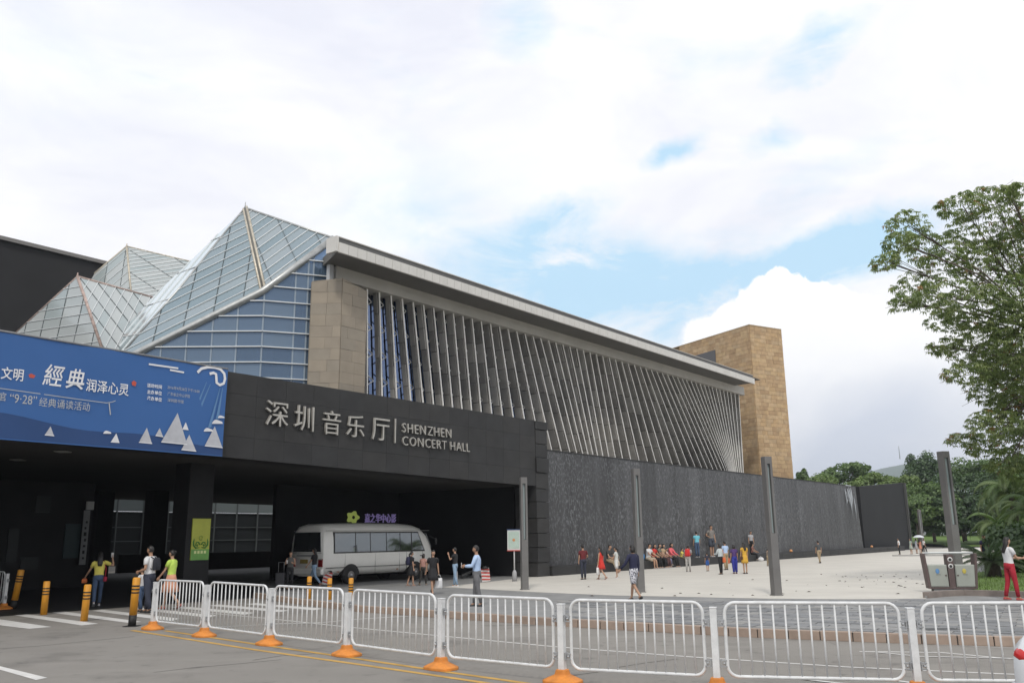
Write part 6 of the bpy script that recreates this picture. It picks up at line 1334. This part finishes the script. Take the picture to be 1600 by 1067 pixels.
# --- in front of the minibus
p = person('woman in grey sleeveless top facing us with a phone left of the minibus', 452, 921, 863, 172, (.10, .10, .095), C['black'], hair='bun', ra='phone', la='phone', sleeve='none'); held(p, 'R', 'phone', 'phone in both hands of the woman in grey sleeveless top', 'phone', phone)
r_ = thing('suitcase', 'dark wheeled suitcase standing beside the woman in grey sleeveless top', 'suitcase', G(437, 921, ZP)); MB().box((0, 0, .34), (.32, .22, .52)).obj('shell', mat('dark_case', (.03, .03, .035), .4), r_, .04); MB().tube([(-.1, .08, .6), (-.1, .08, .95), (.1, .08, .95), (.1, .08, .6)], .011, 5).obj('handle', M_clamp, r_)
for sx in (-1, 1): MB().cyl((sx*.11-.02, .05, .04), (sx*.11+.02, .05, .04), .04, 10).obj('wheel', M_tyre, r_)
person('woman in black top and light blue jeans striding left behind the minibus', 490, 916, 857, -80, C['black'], C['ljeans'], (.4, .25, .2), hair='long', legs='walk', ra='down', la='swingf', sleeve='short')
p = person('woman in long black dress with navy backpack beside the minibus door', 642, 915, 863, 60, C['black'], C['black'], (.3, .2, .16), hair='pony', legs='slow', la='bent', lower='skirt'); backpack(p, 'navy backpack on the woman in long black dress', cloth(C['navy']))
person('woman in dusky pink blouse and dark trousers by the minibus front', 661, 914, 866, 30, C['pinkb'], (.03, .028, .025), (.2, .18, .15), hair='bob', legs='step')
p = person('woman in short black dress walking towards us before the minibus', 676, 928, 860, 155, C['black'], C['black'], (.02, .02, .02), hair='pony', legs='walk', ra='swingb', la='down', lower='dress'); held(p, 'L', 'shopping_bag', 'white shopping bag carried by the woman in short black dress', 'shopping bag', bag_flat(.26, .32, .10, cloth(C['white']), .12))
p = person('man in black tee and pale jeans with hand at his mouth', 711, 916.5, 857, -70, C['black'], C['ljeans'], (.6, .6, .6), sex='m', legs='slow', ra='down', la='ear', build=.92); held(p, 'R', 'shopping_bag', 'grey-white paper bag held by the man in black tee', 'shopping bag', bag_flat(.26, .34, .10, cloth((.42, .42, .43)), .10))
p = person('man in light blue shirt and grey trousers reading a phone', 745, 947, 855, -85, C['sky'], (.13, .13, .135), sex='m', legs='slow', ra='read', la='read', sleeve='long', skin=1, build=1.05); held(p, 'L', 'phone', 'phone in the hand of the man in light blue shirt', 'phone', phone)
# --- on the plaza
person('woman in navy long-sleeved top and patterned shorts walking away', 992, 938, 852, -35, C['navy'], C['navy'], (.02, .02, .02), hair='bob', legs='walk', ra='down', la='out', sleeve='long', lower='shorts', pat=floral)
person('man in dark red tee and dark jeans facing the water wall', 912, 905, 853, -25, C['dred'], (.03, .035, .055), sex='m', ra='bent', build=1.05)
p = person('woman in red dress with long hair by the water wall', 940, 905, 855, -50, C['red'], C['red'], (.4, .25, .2), hair='long', legs='walk', ra='down', la='down', sleeve='none', lower='dress'); held(p, 'L', 'shopping_bag', 'white bag in the hand of the woman in red dress', 'shopping bag', bag_flat(.2, .28, .08, cloth(C['white']), .10))
p = person('woman in white top and pale shorts with beige bag by the ledge', 964, 903, 856, -70, (.55, .57, .55), (.60, .60, .58), (.6, .6, .6), hair='pony', la='read', ra='bent', lower='shorts'); shoulder_bag(p, 1, 'beige shoulder bag of the woman in pale shorts', 'handbag', cloth(C['beige']), .30, .28)
def sitter(label, x, top, bottom, lower='trousers', skin=0, hair='short', turn=0, hgt=1.62, legs='sit', **kw):
    s_ = sco(onT(x, 885, .12))[0]; return person(label, 0, 0, 0, 128+turn, top, bottom, (.3, .3, .3), hair=hair, legs=legs, ra='knee', la='knee', lower=lower, skin=skin, pos=S(s_, .10, ZP), seat=.425, hgt=hgt, lean=.12, **kw)
sitter('seated person in patterned top with legs stretched between two standing women', 952, (.05, .05, .05), C['khaki'], turn=10, legs='sitout', pat=None)
sitter('seated young man in white tee and beige shorts, first of the seated row', 1014, C['white'], C['beige'], 'shorts', sex='m')
s_ = sco(onT(1007, 880, .1))[0]; r_ = thing('backpack', 'bright blue backpack resting on the ledge behind the seated young man', 'backpack', S(s_, -.05, ZP+.425)); MB().ell((0, 0, .2), (.17, .12, .21), 10, 8).obj('pack', cloth((.05, .25, .55)), r_); MB().ell((0, -.11, .14), (.11, .05, .10), 8, 6).obj('pocket', cloth((.05, .25, .55)), r_)
sitter('seated woman in red top beside the young man in white tee', 1022, C['red'], C['black'], hair='bob', hgt=1.58); sitter('seated woman with dark hair in olive grey top', 1029.5, (.14, .15, .12), C['black'], hair='long', hgt=1.6, turn=-15)
sitter('seated woman in tan top near the middle of the ledge', 1036, C['tan'], (.10, .05, .05), hair='bob', hgt=1.56, skin=2); sitter('small seated child in pale pink between two women', 1041.5, (.60, .42, .40), (.2, .2, .3), hair='short', hgt=1.15, child=True)
sitter('seated woman in coral pink jacket and black trousers', 1048.5, C['coral'], C['black'], hair='bob', hgt=1.62, sleeve='long')
sitter('small seated child in yellow beside the person with red backpack', 1066, C['yellow'], (.2, .16, .1), hgt=1.05, child=True)
p = person('person in grey with a red backpack bending by the ledge', 1076, 893, 853, 20, C['lgrey'], (.40, .39, .37), sex='m', ra='read', la='read', lean=.25); backpack(p, 'bright red backpack on the bending person in grey', cloth((.55, .03, .03)), 1.15)
ZL = ZP+.425
def onledge(label, x, top, bottom, hgt, face, t_=-.12, **kw): s_ = sco(onT(x, 868, t_))[0]; return person(label, 0, 0, 0, face, top, bottom, (.5, .5, .5), pos=S(s_, t_, ZL), hgt=hgt, **kw)
onledge('person in cyan tee standing on the ledge', 1090, C['cyan'], C['jeans'], 1.45, -20, sex='m')
onledge('tall man in grey tee standing on the ledge above the others', 1113, (.20, .185, .17), (.05, .06, .08), 1.80, 150, sex='m', ra='hip', lower='shorts')
person('child in dark tee and royal blue shorts before the ledge', 1106, 892, 864, -20, (.04, .04, .06), (.03, .10, .33), lower='shorts', sex='m', child=True)
p = person('woman in pale long-sleeved shirt with a large orange bag', 1127, 897, 851, -40, (.50, .55, .56), C['black'], hair='bob', sleeve='long', la='read', ra='down'); shoulder_bag(p, 1, 'large orange shoulder bag of the woman in pale shirt', 'handbag', cloth((.72, .17, .06)), .40, .30, -.05)
p = person('man in light blue shirt and khaki trousers by the ledge', 1135, 890, 847, -30, C['sky'], C['khaki'], sex='m', sleeve='short'); held(p, 'R', 'shopping_bag', 'small orange-red bag beside the man in khaki trousers', 'shopping bag', bag_flat(.24, .26, .10, cloth((.55, .15, .07)), .08))
person('woman in dark purple top and royal blue trousers seen from behind', 1149, 896, 852, -10, C['purple'], C['royal'], (.1, .03, .03), hair='bob', lower='loose')
p = person('woman in mustard yellow dress with long hair seen from behind', 1165, 896, 849, -15, C['mustard'], C['mustard'], (.02, .02, .02), hair='long', lower='dress'); shoulder_bag(p, -1, 'brown handbag at the side of the woman in mustard dress', 'handbag', cloth((.10, .05, .03)), .28, .16)
onledge('person in grey tee standing on the ledge right of the mustard dress', 1175, C['lgrey'], C['black'], 1.45, 160, hair='short'); sitter('seated child in dark clothes beside the mustard dress', 1177, (.22, .10, .08), C['black'], hgt=1.3, child=True)
s_ = sco(onT(1187, 885, .5))[0]; r_ = thing('shopping_bag', 'small white bag lying on the paving at the foot of the ledge', 'bag', S(s_, .62, ZP)); MB().ell((0, 0, .13), (.20, .13, .14), 10, 7).obj('pouch', cloth(C['white']), r_); MB().tube([(-.08, 0, .24), (0, 0, .34), (.08, 0, .24)], .01, 5).obj('strap', cloth(C['white']), r_)
person('person in tan trousers half hidden behind the lone lamp post', 1200.5, 884, 858, 80, (.25, .2, .16), C['khaki'], hair='short', ra='read')
person('man in grey tee and khaki trousers walking alone near the wall', 1281, 879.5, 845.5, -15, (.07, .075, .08), C['khaki'], sex='m', legs='step')
person('person in white shirt and dark trousers at the dry end wall', 1406, 866, 841.5, -60, C['white'], C['black'], sex='m'); person('woman in pale green dress in the far group', 1424.5, 865.5, 842, -90, (.42, .50, .44), C['beige'], hair='bob', lower='dress'); 
p = person('woman under a small white umbrella in the far group', 1433, 864.5, 842, 100, (.45, .50, .58), C['lgrey'], hair='bob', ra='phone', lower='skirt')
u_ = wpos(p, p['R'][2]+p['R'][3]*.08); r_ = thing('umbrella', 'small open white umbrella in the far group', 'umbrella', u_); MB().tube([(0, 0, -.1), (0, 0, .62)], .012, 6).obj('shaft', M_clamp, r_); MB().loft([[Vector((math.cos(a)*rr, math.sin(a)*rr, z)) for a in [2*math.pi*i/8 for i in range(8)]] for rr, z in [(.46, .44), (.36, .54), (.2, .61), (.01, .64)]], smooth=False).obj('canopy', cloth((.6, .63, .66)), r_)
person('woman in orange-pink dress in the far group', 1439, 864.5, 843.5, 80, (.60, .25, .17), C['peach'], hair='long', lower='dress'); person('man in white top and black trousers striding right from the far group', 1445, 863.5, 842, 90, C['white'], C['black'], sex='m', legs='walk')
person('person in navy tee standing behind the cycad', 1543, 890, 837, 165, C['navy'], C['navy'], sex='m', build=1.1)
p = person('woman in white blouse and crimson trousers at the right edge', 1584, 937, 842, 85, C['white'], C['crimson'], (.40, .06, .05), hair='long', ra='read', la='read', legs='slow'); held(p, 'R', 'phone', 'phone in the hands of the woman in crimson trousers', 'phone', phone)
# ================================================================== the moist air that pales the far hill
hz_ = bpy.data.materials.new('air'); hz_.use_nodes = True; t = hz_.node_tree; t.nodes.clear(); o = t.nodes.new('ShaderNodeOutputMaterial'); v = t.nodes.new('ShaderNodeVolumePrincipled')
v.inputs['Color'].default_value = (.84, .90, 1, 1); v.inputs['Density'].default_value = .0003; v.inputs['Anisotropy'].default_value = .2; t.links.new(v.outputs[0], o.inputs['Volume'])
tag(MB().box((0, 1450, 105), (6000, 3700, 216)).obj('haze', hz_), kind='stuff')
